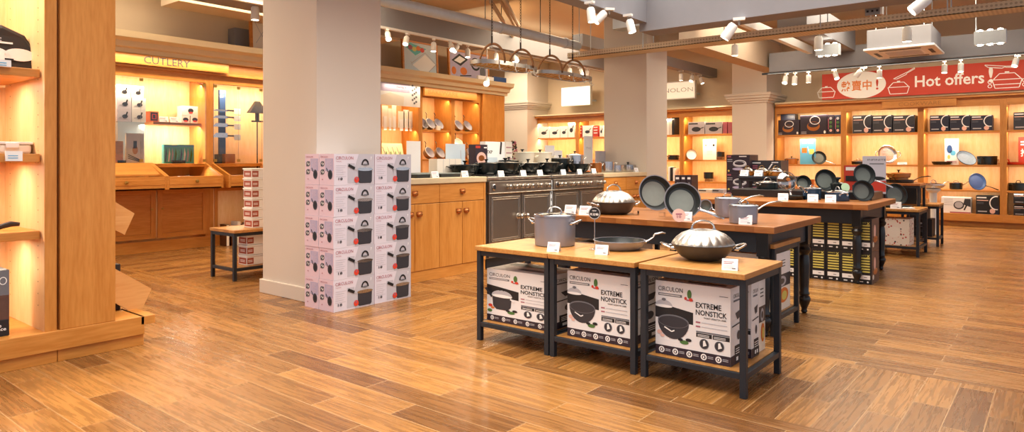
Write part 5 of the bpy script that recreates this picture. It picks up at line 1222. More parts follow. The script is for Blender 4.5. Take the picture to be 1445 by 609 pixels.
def paint_rings4(m, w, d, h):
    m.at(FRONT(w, d))
    for k, c in enumerate(('ink_pale', 'green', 'green', 'skin_pink')): m.disc(0, h * (.82 - k * .21), w * .22, h * .07, c, 2)
    m.rect(-w * .42, h * .25, -w * .3, h * .8, 'rose', 2)
z1, z2, z3, zb = SH[0], SH[1], SH[2], .21
g1 = 'grey pan cartons on the top shelves'
fbox(1101, 1122, 161, XS + .14, z1, .2, 'navy', 'dark blue carton standing behind the steamer carton in the first far bay', None)
fbox(1096, 1128, 169, XS, z1, .13, 'plum', 'dark carton with steamer picture, leftmost on the top shelf of the first bay', paint_panlid)
fbox(1129, 1167, 162, XS, z1, .3, 'plum', 'large dark carton with copper pot picture on the top shelf of the first bay', paint_panlid)
fbox(1167.5, 1177, 162, XS, z1, .3, 'plum', 'narrow dark carton end with four rings, left one in the first bay', paint_rings4)
fbox(1177.5, 1187, 162, XS, z1, .3, 'navy', 'narrow dark carton end with four rings, right one in the first bay', paint_rings4)
for i, (a, b) in enumerate(((1203, 1230), (1231, 1259), (1260, 1291))): fbox(a, b, 162.5, XS, z1, .28, 'char', 'grey pan carton on the second bay top shelf, %s from the left' % ORD[i], paint_ring, g1)
for i, (a, b) in enumerate(((1312, 1339), (1340, 1369), (1370, 1401))): fbox(a, b, 162.5, XS, z1, .28, 'navy', 'grey pan carton on the third bay top shelf, %s from the left' % ORD[i], paint_ring, g1)
fbox(1430, 1462, 158, XS, z1, .28, 'char', 'grey pan carton on the top shelf at the right edge of the photo', paint_ring, g1)
def leaflet(px0, px1, py0, X, z0, mat, label, paint=None):
    a = PX(px0, py0, X).y; b = PX(px1, py0, X).y; zt = PX((px0 + px1) / 2, py0, X).z; w = a - b; h = zt - z0
    m = MB(); m.box(-w / 2, -.003, 0, w / 2, .003, h, mat); m.box(-w / 2 + .01, .003, 0, w / 2 - .01, .05, .006, mat)
    m.at(Matrix(((1, 0, 0, 0), (0, 0, -1, -.003), (0, 1, 0, 0), (0, 0, 0, 1))))
    if paint: paint(m, w, h)
    return m.build('leaflet', label=label, cat='leaflet', loc=(X, (a + b) / 2, z0 + .0005), rot=(0, 0, FACE_X))
leaflet(1129, 1151, 196, 13.45, z2, 'sky_blue', 'bright blue leaflet with yellow shapes behind the upright pan', lambda m, w, h: (m.bars(-w * .35, h * .82, w * .3, 1, 1, h * .09, 'card', 2), m.bars(w * .05, h * .82, w * .3, 1, 1, h * .09, 'card', 2), m.rect(-w * .38, h * .45, -w * .05, h * .65, 'orange', 2), m.rect(w * .1, h * .4, w * .4, h * .6, 'yellow', 2), m.line([(0, h * .7), (w * .1, h * .45)], .01, 'card', 2)))
leaflet(1333, 1353, 195.5, 13.55, z2, 'card', 'white leaflet with blue picture on the middle shelf of the third bay', lambda m, w, h: (m.disc(-w * .15, h * .6, w * .2, h * .16, 'deep_blue', 2), m.disc(w * .1, h * .45, w * .2, h * .1, 'sky_blue', 2), m.disc(-w * .2, h * .3, w * .1, h * .08, 'yellow', 2), m.bars(-w * .35, h * .12, w * .7, 2, h * .06, h * .025, 'rose', 2)))
leaflet(1437, 1458, 193, 13.55, z2, 'red', 'red leaflet with white writing at the right edge of the photo', lambda m, w, h: (m.text('\u63a8', -w * .35, h * .3, w * .6, h * .28, 'card', 2), m.bars(-w * .35, h * .8, w * .7, 2, h * .1, h * .05, 'card', 2)))
def sB(px, zz, Rr, hh, label, dx=.18, **k): g = PX(px, 230, XS + dx); return sit_pan(0, 0, zz, Rr, hh, label, base=Vector((XS + dx, g.y, 0)), **k)
def uB(px, zz, Rr, label, dx=.12, **k): g = PX(px, 230, XS + dx); return stand_pan(0, 0, zz, Rr, label, base=Vector((XS + dx, g.y, 0)), **k)
sB(1117, z2, .11, .10, 'amber glass pot with dark handles on the middle shelf of the first bay', name='amber_pot', mat='amber', inner='amber', lid='glass', handle='loops', hmat='enamel_black', knob='knob')
uB(1155, z2, .125, 'black rimmed pan with pale inside in front of the blue leaflet', spin=R(62), L=.22, face=-10)
sB(1211, z2, .11, .05, 'small black skillet with lid on the middle shelf of the second bay', name='skillet', cat='pan', mat='enamel_black', lid='glass', handle=None, dome=.03)
uB(1251, z2 + .02, .165, 'large steel sauteuse with two handles displayed upright in the second bay', mat='steel', inner='steel', handle='loops', spin=R(90), name='steel_pan')
CARD.put((13.34, PX(1274, 230, 13.4).y, z2 + .0005), FACE_X, 'white card lying on the middle shelf of the second bay', 'price cards', scale=(2, 2, .8))
sB(1329, z2, .15, .05, 'black skillet on the middle shelf of the third bay', name='skillet', cat='pan', mat='enamel_black', handle='long', L=.16, rz=-75, hmat='enamel_black', rb=.12)
uB(1362, z2 + .0, .15, 'blue speckled wok shown upright in the third bay', mat='enamel_blue', inner='speckle', handle=None, spin=0, name='wok', cat='wok', back=40)
sB(1393, z2, .14, .14, 'tall black pot with side handles on the middle shelf of the third bay', mat='enamel_black', handle='loops', hmat='enamel_black')
sB(1432, z2, .15, .045, 'dark red skillet on the middle shelf at the right edge', name='skillet', cat='pan', mat='red', handle='long', L=.1, rz=160, hmat='red', rb=.12)
sB(1349, z3, .095, .10, 'black saucepan with steel lid on the lower shelf of the third bay', mat='enamel_black', lid='steel', L=.12, rz=-80, hmat='enamel_black', dome=.02)
uB(1377, z3, .14, 'blue frying pan upright on the lower shelf with black handle', mat='enamel_blue', inner='deep_blue', spin=R(62), L=.22, hmat='enamel_black')
sB(1437, z3, .13, .11, 'black lidded pot on the lower shelf at the right edge', mat='enamel_black', lid='same', handle='loops', hmat='enamel_black', dome=.02)
sB(1141, z3, .10, .12, 'copper pot on the lower shelf of the first bay', mat='copper', inner='copper', handle='loops', hmat='copper')
sB(1165, z3, .10, .10, 'second copper pot on the lower shelf of the first bay, right one', mat='copper', inner='copper', handle='loops', hmat='copper')
sB(1285, z3, .10, .10, 'black pot on the lower shelf of the second bay', mat='enamel_black', handle='loops', hmat='enamel_black')
fbox(1328, 1370, 278, XS, zb, .25, 'card', 'white carton with frying pan pictures on the bottom shelf of the third bay', lambda m, w, d, h: (m.at(FRONT(w, d)), m.disc(w * .1, h * .5, w * .18, h * .26, 'char', 2), m.disc(w * .1, h * .52, w * .14, h * .2, 'ink_pale', 3), m.poly([(w * .25, h * .55), (w * .5, h * .4), (w * .5, h * .92), (w * .3, h * .92)], 'char', 2), m.line([(w * .28, h * .2), (w * .36, h * .5)], .02, 'ink', 3), m.bars(-w * .4, h * .85, w * .3, 4, h * .12, h * .03, 'ink_pale', 2), m.rect(-w * .2, 0, w * .5, h * .08, 'rose', 2)))
fbox(1377, 1410, 276, XS, zb, .28, 'ink', 'black pan carton on the bottom shelf of the third bay', paint_ring)
for k in range(2): 
    o = fbox(1430, 1460, 275 + 15 * (1 - k), XS, zb, .28, 'ink', ('lower', 'upper')[k] + ' black carton on the bottom shelf at the right edge', paint_ring); 
    if k: o.scale.z = .48; o.location.z = zb + .19
    else: o.scale.z = .98
# ================================================================ FAR SHELVES, LEFT PART
y1, y2, y3 = SL
def paint_wpan(m, w, d, h): m.at(FRONT(w, d)); m.disc(0, h * .45, w * .25, h * .14, 'char', 2); m.line([(w * .1, h * .5), (w * .35, h * .75)], h * .06, 'char', 2)
g1 = 'white pan cartons on the far left top shelf'
for i, (a, b, t_) in enumerate(((760, 775, 179), (775.5, 790, 179), (790.5, 801, 178), (801.5, 811, 171))): fbox(a, b, t_, XS, y1, .25, 'card', 'white pan carton on the shelf under the glowing sign, %s from the left' % ORD[i], paint_wpan, g1)
for i, (a, b, mt) in enumerate(((816, 821, 'red'), (822, 836, 'card'), (837, 844, 'red'))): fbox(a, b, 177, XS, y1, .25, mt, ('red striped carton left of the white carton', 'white carton between two red cartons', 'red striped carton right of the white carton')[i] + ' on the far top shelf', paint_wpan if i == 1 else (lambda m, w, d, h: (m.at(FRONT(w, d)), m.bars(-w * .4, h * .8, w * .8, 3, h * .25, h * .08, 'card', 2))))
fbox(846, 851, 177, XS, y1, .25, 'card', 'pale carton next to the red one before the second pillar', paint_wpan)
for i, (a, b, mt) in enumerate(((941, 945, 'card'), (945.5, 948, 'card_warm'), (948.5, 951.5, 'ink'))): fbox(a, b, 163, XS, y1, .25, mt, ('white', 'cream', 'black')[i] + ' tall carton just right of the second pillar on the top shelf', None)
for i, (a, b, mt) in enumerate(((971, 994, 'box_grey'), (995, 1019, 'box_grey'), (1020, 1026, 'rose'), (1027, 1033, 'rose'))): fbox(a, b, 172, XS, y1, .25, mt, ('grey pan carton left', 'grey pan carton right', 'narrow brownish carton left', 'narrow brownish carton right')[i] + ' of its pair, top shelf before the wall pillar', paint_panpic if i < 2 else None)
leaflet(992, 1011, 196, 13.5, y2, 'card', 'white leaflet with three small pictures on the shelf before the wall pillar', lambda m, w, h: (m.disc(-w * .28, h * .7, w * .06, h * .05, 'ink_soft', 2), m.line([(-w * .02, h * .68), (w * .06, h * .74)], .01, 'ink', 2), m.disc(w * .3, h * .7, w * .08, h * .06, 'ink', 2), m.bars(-w * .2, h * .4, w * .4, 3, h * .08, h * .02, 'ink_pale', 2)))
uB(975, y2, .11, 'small white and black bowl shaped pan upright before the wall pillar', mat='enamel_black', inner='card', handle=None, spin=0, name='small_pan')
sB(1017, y2 + .06, .08, .10, 'small black pot on clear block right of the white leaflet', mat='enamel_black', handle=None)
sB(1000, y3 + .06, .10, .13, 'black pot on a clear block on the lower shelf before the wall pillar', mat='enamel_black', handle=None)
for px, zz in ((1017, y2), (1000, y3)): g = PX(px, 230, XS + .18); m = MB(); m.box(-.06, -.06, 0, .06, .06, .058, 'lid_glass'); m.build('clear_block', loc=(XS + .18, g.y, zz + .0005), label='clear plastic block under the black pot on the %s shelf' % ('middle' if zz == y2 else 'lower'), cat='display block')
sB(950, y2, .12, .10, 'dark pot on the middle shelf just right of the second pillar', mat='enamel_black', handle='loops')
for i, px in enumerate((944, 947, 951)): fbox(px - 1.4, px + 1.4, 235 + i, XS, y3, .2, ('card', 'ink', 'card')[i], ('white', 'black', 'pale')[i] + ' book like carton on the lower shelf right of the second pillar', None)
# ================================================================ KITCHEN ISLAND TOPS
ZW = .9205; ZR = .937
def K(px, Y): return PY(px, 248, Y)
def kpot(px, Y, Rr, hh, label, z=ZR, **k):
    Rr *= 1.06; hh *= 1.2; g = K(px, Y); k.setdefault('mat', 'enamel_black'); k.setdefault('lid', 'same'); k.setdefault('knob', 'knob'); k.setdefault('handle', 'loops'); k.setdefault('hmat', 'enamel_black')
    return sit_pan(0, 0, z, Rr, hh, label, base=Vector((g.x, Y, 0)), **k)
kpot(656, 4.80, .145, .085, 'wide black casserole with knob lid on the worktop end, leftmost of the black pots', z=ZW, rb=.10, dome=.015, name='casserole')
kpot(683, 4.66, .125, .09, 'black casserole with lid at the left corner of the first cooker', rb=.11, dome=.02, name='casserole', rz=-20, base_shift=0) if False else kpot(686, 4.70, .12, .085, 'black casserole with lid at the left corner of the first cooker', rb=.11, dome=.02, name='casserole', rz=-20)
kpot(713, 4.64, .15, .09, 'wide dark green black casserole on the first cooker, front', rb=.11, dome=.02, name='casserole')
kpot(718, 4.98, .11, .11, 'black casserole behind the wide one on the first cooker', rb=.10, dome=.02, name='casserole')
kpot(745, 4.66, .13, .085, 'flared black casserole on the right half of the first cooker', rb=.08, dome=.02, name='casserole')
kpot(772, 4.66, .13, .09, 'flared black casserole on the left half of the second cooker', rb=.09, dome=.02, name='casserole')
kpot(790, 4.95, .12, .13, 'taller black casserole in the middle of the second cooker', rb=.11, dome=.02, name='casserole')
kpot(817, 4.68, .13, .08, 'open black pan on the right end of the second cooker', rb=.09, lid=None, name='casserole', handle='long', L=.12, rz=30)
kpot(811, 5.02, .11, .17, 'steel steamer pot with lid behind the open black pan', mat='steel', inner='steel', lid='glass', hmat='steel', dome=.03)
for i, (px, Y, r_, hh) in enumerate(((737, 5.08, .14, .19), (762, 5.08, .14, .19))): kpot(px, Y, r_, hh, '%s cream casserole standing behind the black pots' % ('left', 'right')[i], mat='cream_enamel', lid='cream', hmat='cream_enamel', rb=r_ * .85, z=ZR, dome=.012, name='casserole')
kpot(841, 4.72, .07, .10, 'copper toned steel pot next to the second cooker', z=ZW, mat='copper', inner='steel', lid=None, handle='loops', hmat='steel') 
kpot(856, 4.75, .105, .115, 'shiny steel pot on the worktop right of the second cooker', z=ZW, mat='steel', inner='steel', lid=None, handle='loops', hmat='steel')
kpot(871, 4.66, .065, .075, 'small shiny steel milk pot on the right worktop', z=ZW, mat='steel', inner='steel', lid=None, handle=None)
kpot(886, 4.72, .11, .07, 'low steel casserole with lid and black knob on the right worktop', z=ZW, mat='steel', inner='steel', lid='steel', hmat='steel', dome=.02, name='casserole')
# griddles on the first worktop
for i, (px, Y, w_) in enumerate(((590, 4.62, .16), (604, 4.90, .17), (631, 4.66, .22))):
    g = K(px, Y); t = thing('griddle', (g.x, Y, ZW), ('dark ribbed griddle behind the top of the box stack', 'dark griddle at the back of the first worktop', 'large dark rectangular griddle on the first worktop')[i], 'griddle', rz=R((8, -5, 3)[i]))
    m = MB(); m.box(-w_, -.12, 0, w_, .12, .03, 'nonstick'); m.box(-w_ + .015, -.105, .03, w_ - .015, .105, .032, 'enamel_black')
    for k in range(9): m.box(-w_ + .03, -.09 + k * .022, .032, w_ - .03, -.084 + k * .022, .036, 'nonstick_grey')
    m.build('plate', t, bevel=.004)
    for s_ in (-1, 1): m = MB(); m.tube([(s_ * w_, -.05, .02), (s_ * (w_ + .04), -.045, .025), (s_ * (w_ + .04), .045, .025), (s_ * w_, .05, .02)], .006, 'steel', 8); m.build('handle', t)
sit_pan(0, 0, ZW, .10, .03, 'small silver crepe pan behind the stack of cartons', name='frying_pan', cat='pan', mat='steel', inner='nonstick', base=Vector((K(592, 5.05).x, 5.05, 0)), rz=170, L=.12)
for i, (px, Y, zz) in enumerate(((614, 4.47, ZW), (656, 4.46, ZW), (707, 4.44, .9155), (738.5, 4.44, .9155), (762, 4.44, .9155), (795, 4.44, .9155), (818, 4.44, .9155), (838, 4.46, ZW), (898, 4.47, ZW))):
    g = K(px, Y); CARD.put((g.x, Y, zz), R(-6), 'small white folded price card on the cooker front edge, %s from the left' % ORD[i], 'price cards', scale=(1.15, .8, 1.15))
def kplate(px0, px1, py0, Y, mat, label, paint=None, z0=ZW, th=.01, name='leaflet', cat='leaflet', pyb=None, rot=0):
    a = PY(px0, py0, Y).x; b = PY(px1, py0, Y).x; zt = PY((px0 + px1) / 2, py0, Y).z; w = b - a; h = zt - z0
    m = MB(); m.box(-w / 2, -th / 2, 0, w / 2, th / 2, h, mat); m.at(Matrix(((1, 0, 0, 0), (0, 0, -1, -th / 2), (0, 1, 0, 0), (0, 0, 0, 1))))
    if paint: paint(m, w, h)
    m.at()
    if th < .05: m.box(-w / 2 + .01, -.03, 0, w / 2 - .01, .04, .005, mat)
    return m.build(name, label=label, cat=cat, loc=((a + b) / 2, Y, z0 + .0005), rot=(0, 0, rot))
kplate(574, 593, 199, 5.02, 'card', 'blank white board standing at the left end of the kitchen worktop')
kplate(629, 656, 203, 5.08, 'print_blue', 'bluish draped sheet standing behind the griddles', lambda m, w, h: m.line([(w * .3, 0), (w * .25, h * .8)], .01, 'ink_pale', 2))
kplate(611, 645, 224, 4.95, 'card_warm', 'row of pale boxed sets behind the griddles', lambda m, w, h: [m.line([(-w * .5 + w * k / 4, 0), (-w * .5 + w * k / 4, h)], .004, 'ink_pale', 2) for k in (1, 2, 3)], th=.12, name='boxed_set', cat='box')
kplate(666, 683, 204, 5.06, 'plum', 'black carton with food photo between the black pots', lambda m, w, h: (m.disc(0, h * .55, w * .4, h * .2, 'skin_pink', 2), m.disc(0, h * .55, w * .25, h * .1, 'copper', 3), m.rect(-w * .48, h * .88, -w * .1, h * .96, 'red', 3), m.rect(w * .2, h * .88, w * .45, h * .92, 'card', 3), m.disc(-w * .2, h * .14, w * .16, h * .08, 'rose', 2)), th=.10, name='product_box', cat='box')
kplate(681, 709, 200, 5.10, 'card', 'white carton marked TXP behind the pots of the first cooker', lambda m, w, h: (m.text('TXP', -w * .45, h * .62, w * .3, h * .1, 'ink', 2), m.line([(w * .3, h), (w * .25, h * .6)], .03, 'ink', 2), m.rect(-w * .4, 0, w * .1, h * .5, 'print_blue', 2)), z0=ZR, th=.08, name='product_box', cat='box')
kplate(709.5, 719, 200, 5.10, 'card_warm', 'narrow pale carton right of the white TXP carton', lambda m, w, h: m.bars(-w * .4, h * .8, w * .8, 4, h * .18, h * .03, 'rose', 2), z0=ZR, th=.08, name='product_box', cat='box')
kplate(769, 782, 205, 5.14, 'card', 'taller blank white sign standing behind the second cooker', z0=ZR); kplate(782, 793, 212, 5.08, 'card', 'shorter blank white sign right of the taller one behind the second cooker', z0=ZR)
kplate(824, 836, 192, 5.14, 'card', 'tall narrow white sign behind the right end of the second cooker', lambda m, w, h: m.text('XXB'[:0] + 'TVS', -w * .3, h * .62, w * .6, h * .06, 'ink_pale', 2, False), z0=ZR)
kplate(843, 851, 213, 5.10, 'box_grey', 'small grey boxed item behind the shiny steel pot', z0=ZW, th=.08, name='product_box', cat='box')
# little decorated tree
g = K(725, 5.12); t = thing('tabletop_tree', (g.x, 5.12, ZR), 'small dark decorated tree standing behind the first cooker', 'ornament')
m = MB(); m.lathe([(.035, 0), (.03, .04), (.01, .05), (.008, .12), (0, .3)], 'rust', 14); m.build('trunk', t)
m = MB()
for k in range(70):
    a = k * 2.4; zz = .08 + k * .0042; r_ = .06 * (1 - (zz - .06) / .38) + .008
    m.lathe([(0, zz - .014), (.014, zz), (0, zz + .014)], ('rust', 'mat_dark', 'rose')[k % 3], 6, r_ * math.cos(a), r_ * math.sin(a))
m.build('foliage', t)
# ================================================================ KITCHEN WALL SHELVES
def kwall(px, py, z, i, lb): g = PY(px, py, 8.55); o = stand_pan(0, 0, z, .105, lb, mat='steel_soft', inner='box_grey', h=.085, rb=.085, base=Vector((g.x, 8.55, 0)), spin=R(190), L=.11, hmat='enamel_black', name='white_saucepan', face=58, back=32); return o
wp = [(593, 1), (603, 1), (615, 1), (643, 1), (656, 1), (602, 0), (617, 0), (640, 0), (660, 0)]
for i, (px, up) in enumerate(wp):
    kwall(px, 170 if up else 205, 1.60 if up else 1.10, i, 'tilted white lined saucepan on the %s shelf, %s from the left' % (('lower', 'upper')[up], ORD[i if up else i - 5]))
g = PY(650, 194, 8.5); o = stand_pan(0, 0, 1.10 + .16, .115, 'tilted white lined saucepan propped above the others on the lower shelf', mat='steel_soft', inner='card', h=.075, rb=.085, base=Vector((g.x, 8.62, 0)), spin=R(190), L=.11, hmat='enamel_black', name='white_saucepan', face=45, back=22)
m = MB(); m.box(-.1, -.09, 0, .1, .09, .158, 'card_warm'); m.build('display_block', loc=(g.x, 8.66, 1.1005), label='white display block lifting the propped saucepan', cat='display block')
for k, (px, z_) in enumerate(((617, 1.60), (662, 1.10))): g = PY(px, 180, 8.42); m = MB(); m.box(-.04, -.02, 0, .04, .02, .07, 'card_warm'); m.build('small_box', loc=(g.x, 8.40, z_ + .0005), label='small cream box at the front of the %s white pan shelf' % ('upper', 'lower')[k], cat='box')
# knife bay
m = MB(); a = PY(537, 134, 8.26).x - .1; b = PY(592, 134, 8.26).x; zt = PY(560, 118, 8.26).z; zb_ = PY(560, 149, 8.26).z; m.box(a, 8.245, zb_, b, 8.265, zt, 'card')
m.at(Matrix(((1, 0, 0, 0), (0, 0, -1, 8.245), (0, 1, 0, 0), (0, 0, 0, 1)))); W2 = b - a
m.rect(a, zb_ + (zt - zb_) * .62, a + W2 * .75, zt, 'lilac_print', 1); m.poly([(a, zb_), (a + W2 * .6, zb_), (a + W2 * .62, zb_ + .15), (a + W2 * .3, zb_ + .2), (a, zb_ + .12)], 'card_warm', 2)
for k in range(12): m.disc(a + W2 * (.86 + .05 * math.sin(k * 2.1)), zb_ + .06 + k * .026, .022, .018, 'ink_soft', 3, 8)
m.text('FAMILY', a + W2 * .45, zt - .07, W2 * .22, .03, 'ink', 3, False)
m.build('poster', label='white poster with dark little tree drawing above the pale knives', cat='poster')
for i, px in enumerate((543, 550, 556, 566, 573, 579)):
    g = PY(px, 160, 8.50); hgt = (.34, .30, .36, .27, .30, .28)[i]; t = thing('packed_utensil', (g.x, 8.50, 1.62), 'pale hanging utensil pack under the poster, %s from the left' % ORD[i], 'utensil pack', 'hanging utensil packs')
    w_ = (.06, .04, .045, .07, .06, .05)[i]; m = MB(); m.box(-w_, -.004, 0, w_, .004, hgt, 'card_warm'); m.box(-w_ * .5, -.012, -.05, w_ * .5, -.004, hgt * .5, 'card'); m.build('card', t); m = MB(); m.tube([(0, 0, hgt - .02), (0, .27, hgt - .02)], .004, 'steel', 6); m.build('hook', t)
m = MB(); g = PY(555, 214, 8.5); m.box(-.24, -.01, 0, .24, .01, .30, 'ivory'); plain('ivory', '#E9E2B4', .5)
m.at(Matrix(((1, 0, 0, 0), (0, 0, -1, -.01), (0, 1, 0, 0), (0, 0, 0, 1))))
for k in range(4): m.line([(-.19 + k * .1, .24), (-.14 + k * .1, .06)], .012, 'ink_soft', 2); m.rect(-.14 + k * .1, .10, -.12 + k * .1, .16, 'green', 3)
m.build('knife_board', loc=(g.x, 8.5, 1.065), rot=(R(-14), 0, 0), label='cream board of knives tilted on the shelf above the box stack', cat='knife board')
# ================================================================ CUTLERY CASES
def cbox(px0, px1, py0, py1, Y, mat, label, paint=None, d=.12, group=None, z0=None, name='product_box', cat='box'):
    a = PY(px0, py0, Y).x; b = PY(px1, py0, Y).x; zt = PY((px0 + px1) / 2, py0, Y).z; zb = PY((px0 + px1) / 2, py1, Y).z if z0 is None else z0
    o = plain_box(b - a - .003, d, zt - zb, mat, label, paint, name=name, cat=cat, group=group); o.location = ((a + b) / 2, Y + d / 2, zb); return o
def paint_knife(m, w, d, h): m.at(FRONT(w, d)); m.disc(w * .05, h * .42, w * .2, h * .16, 'char', 2); m.line([(w * .12, h * .5), (w * .22, h * .8)], w * .1, 'ink', 3); m.line([(-w * .35, h * .3), (0, h * .4)], w * .05, 'ink_pale', 2)
g1 = 'white knife cartons in the cutlery case'; YD = 8.50
zr = [PY(180, y, YD).z for y in (194, 171.5, 154, 137, 120)]
for r in range(1, 4):
    for c_, (a, b) in enumerate(((165, 185.5), (186, 206)) if r < 3 else ((165, 184.5), (185, 203))):
        hh = zr[r + 1] - zr[r] - .001; A = PY(a, 150, YD).x; B = PY(b, 150, YD).x
        o = plain_box(B - A - .003, .16, hh, 'card' if c_ or r == 3 else 'box_lilac', 'white knife carton in the case, %s row, %s one' % (('', 'lowest', 'middle', 'top')[r], ('left', 'right')[c_]), paint_knife, group=g1); o.location = ((A + B) / 2, YD + .08, zr[r])
m = MB(); A = PY(166, 150, YD).x; B = PY(204, 150, YD).x; m.box(A, YD, 1.04, B, YD + .17, zr[1] - .001, 'print_blue'); m.build('display_block', label='pale blue display block carrying the white knife cartons', cat='display block')
cbox(178, 203, 188, 229, 8.42, 'card', 'white card with knife block picture in the cutlery case', lambda m, w, d, h: (m.at(FRONT(w, d)), m.disc(0, h * .45, w * .16, h * .14, 'copper', 2), m.rect(-w * .1, h * .5, w * .1, h * .75, 'char', 2), [m.line([(-w * .4, h * (.30 - k * .06)), (w * .3, h * (.12 - k * .03))], .01, 'ink', 3) for k in range(3)]), d=.03, z0=1.041)
cbox(163, 174, 199, 229, 8.42, 'ply', 'plain wooden block at the left of the cutlery case', None, d=.05, z0=1.041, name='wooden_block', cat='block')
m = MB(); A = PY(214, 172, 8.48).x; zs = PY(250, 173, 8.48).z; m.box(A, 8.44, zs - .03, 4.20, 8.76, zs, 'honey_h'); m.build('small_shelf', label='short wooden shelf inside the cutlery case under the red white boxes', cat='shelf')
cbox(211, 224, 157, 172, 8.5, 'orange', 'orange and black boxed gadget on the short case shelf', lambda m, w, d, h: (m.at(FRONT(w, d)), m.rect(-w * .4, h * .1, w * .4, h * .9, 'ink', 2), m.rect(-w * .25, h * .25, w * .25, h * .75, 'tomato', 3), m.rect(-w * .15, h * .32, w * .15, h * .68, 'ink', 4)), z0=zs + .0005)
for i, (a, b, t_, r) in enumerate(((256, 268, 163, 0), (269, 281, 163, 0), (257, 281, 149.5, 1))): cbox(a, b, t_, 172, 8.55, 'card', ('white box with black sharpener picture, left of the lower pair', 'white box with black sharpener picture, right of the lower pair', 'long white box lying over the pair of sharpener boxes')[i], lambda m, w, d, h: (m.at(FRONT(w, d)), m.disc(0, h * .5, min(w, .1) * .35, h * .25, 'ink', 2), m.disc(0, h * .3, min(w, .1) * .25, h * .1, 'red', 3)), z0=zs + .0005 if r == 0 else PY(265, 162.8, 8.55).z, d=.14)
for i, px in enumerate((231, 246)): g = PY(px, 172, 8.47); CARD.put((g.x, 8.47, zs + .0005), 0, 'white price card on the short case shelf, %s' % ('left', 'right')[i], 'price cards', scale=(1.5, 1, 1.3))
cbox(228, 236, 164, 172, 8.62, 'copper', 'small copper toned gadget between the shelf price cards', None, z0=zs + .0005, d=.06, name='gadget', cat='gadget')
for k, (a, b) in enumerate(((231, 252), (252.5, 274))): cbox(a, b, 204, 229, 8.46, 'teal', 'teal patterned knife box standing in the case, %s one' % ('left', 'right')[k], lambda m, w, d, h: (m.at(FRONT(w, d)), [m.poly([(w * (-.45 + q * .22), h * .1), (w * (-.35 + q * .22), h * .1), (w * (-.28 + q * .22), h * .5), (w * (-.36 + q * .22), h * .85), (w * (-.40 + q * .22), h * .5)], ('deep_blue', 'card', 'lilac_print', 'green')[q], 2) for q in range(4)], m.rect(-w * .46, h * .88, w * .46, h * .95, 'sky_blue', 2)), z0=1.041, d=.06)
cbox(243, 262, 226, 229.5, 8.41, 'ink', 'little black name plate before the teal knife boxes', None, z0=1.041, d=.02, name='name_plate', cat='sign')
cbox(166, 178, 226, 229.5, 8.41, 'ink', 'little black knife rest near the wooden block', None, z0=1.041, d=.03, name='knife_rest', cat='sign')
# magnetic rack with knives in the second case
m = MB(); A = PY(310, 150, 8.56).x; B = PY(318.5, 150, 8.56).x; m.box(A, 8.56, 1.15, B, 8.60, 2.0, 'deep_blue'); m.box(A - .02, 8.55, 1.04, B + .02, 8.66, 1.16, 'ink')
m.build('knife_rack', label='tall dark blue magnetic knife rack in the second case', cat='knife rack')
for i, py in enumerate((157, 167, 179, 194)):
    c_ = PY(316, py, 8.55); t = thing('kitchen_knife', (c_.x, 8.545, c_.z), 'knife held on the magnetic rack, %s from the top' % ORD[i], 'knife', 'knives on the magnetic rack'); bw_ = .014 + .008 * i
    m = MB(); m.prism([(-.16, 0), (.05, 0), (.05, bw_ * 1.6), (-.11, bw_ * 1.6)], 0, .003, 'steel'); m.v = [(x, z_, y) for x, y, z_ in m.v]; m.build('blade', t)
    m = MB(); m.box(.05, -.008, bw_ * .4, .16, .010, bw_ * .4 + .02, 'ink'); m.build('handle', t)
    m = MB(); q = PY(336, py, 8.5).x - c_.x; m.box(q - .04, -.02, -.03, q + .05, -.016, .045, 'card'); m.box(q - .04, -.016, .0, q - .03, .04, .006, 'steel'); 
    o = m.build('price_tag', loc=(c_.x, 8.545, c_.z), label='white tag beside the %s knife from the top of the rack' % ORD[i], cat='price tag', group='tags beside the magnetic rack')
g = PY(363, 155, 8.5); t = thing('hooded_stand', (g.x, 8.5, PY(363, 170, 8.5).z), 'black stand with a sloping hood at the right side of the second case', 'stand')
m = MB(); m.add([(-.13, -.05, .10), (.13, -.05, .10), (.13, .05, .10), (-.13, .05, .10), (-.03, -.02, .26), (.03, -.02, .26), (.03, .02, .26), (-.03, .02, .26)], [(0, 3, 2, 1), (4, 5, 6, 7), (0, 1, 5, 4), (1, 2, 6, 5), (2, 3, 7, 6), (3, 0, 4, 7)], 'mat_dark'); m.build('hood', t)
m = MB(); m.box(-.02, -.02, .0, .02, .02, .10, 'mat_dark'); m.box(-.07, -.03, -.02, .07, .03, .0, 'mat_dark'); m.tube([(0, 0, .0), (0, .0, -.66)], .008, 'mat_dark', 8); m.box(-.07, -.05, -.67, .07, .05, -.655, 'mat_dark'); m.build('post', t)
cbox(318, 332, 217, 229, 8.45, 'copper', 'small orange gift box at the foot of the knife rack', None, z0=1.041, d=.08)
# books in the open niche
for i, (px, hh, mt, rt) in enumerate(((318, .27, 'rust', 0), (322, .25, 'copper', 0), (327, .30, 'card_warm', -16), (331, .26, 'brown_print', 0), (335, .27, 'rust', 0))):
    g = PY(px, 325, 8.5); m = MB(); m.box(-.02, -.08, 0, .02, .08, hh, mt); m.box(-.016, -.082, .004, .016, -.08, hh - .004, 'card_warm')
    m.build('book', loc=(g.x, 8.27, .215) if False else (4.26 + .14 + i * .075, 8.24, .001), rot=(0, R(rt) if False else 0, 0), label='upright book on the floor before the second case, %s from the left' % ORD[i], cat='book', group='books before the second case')
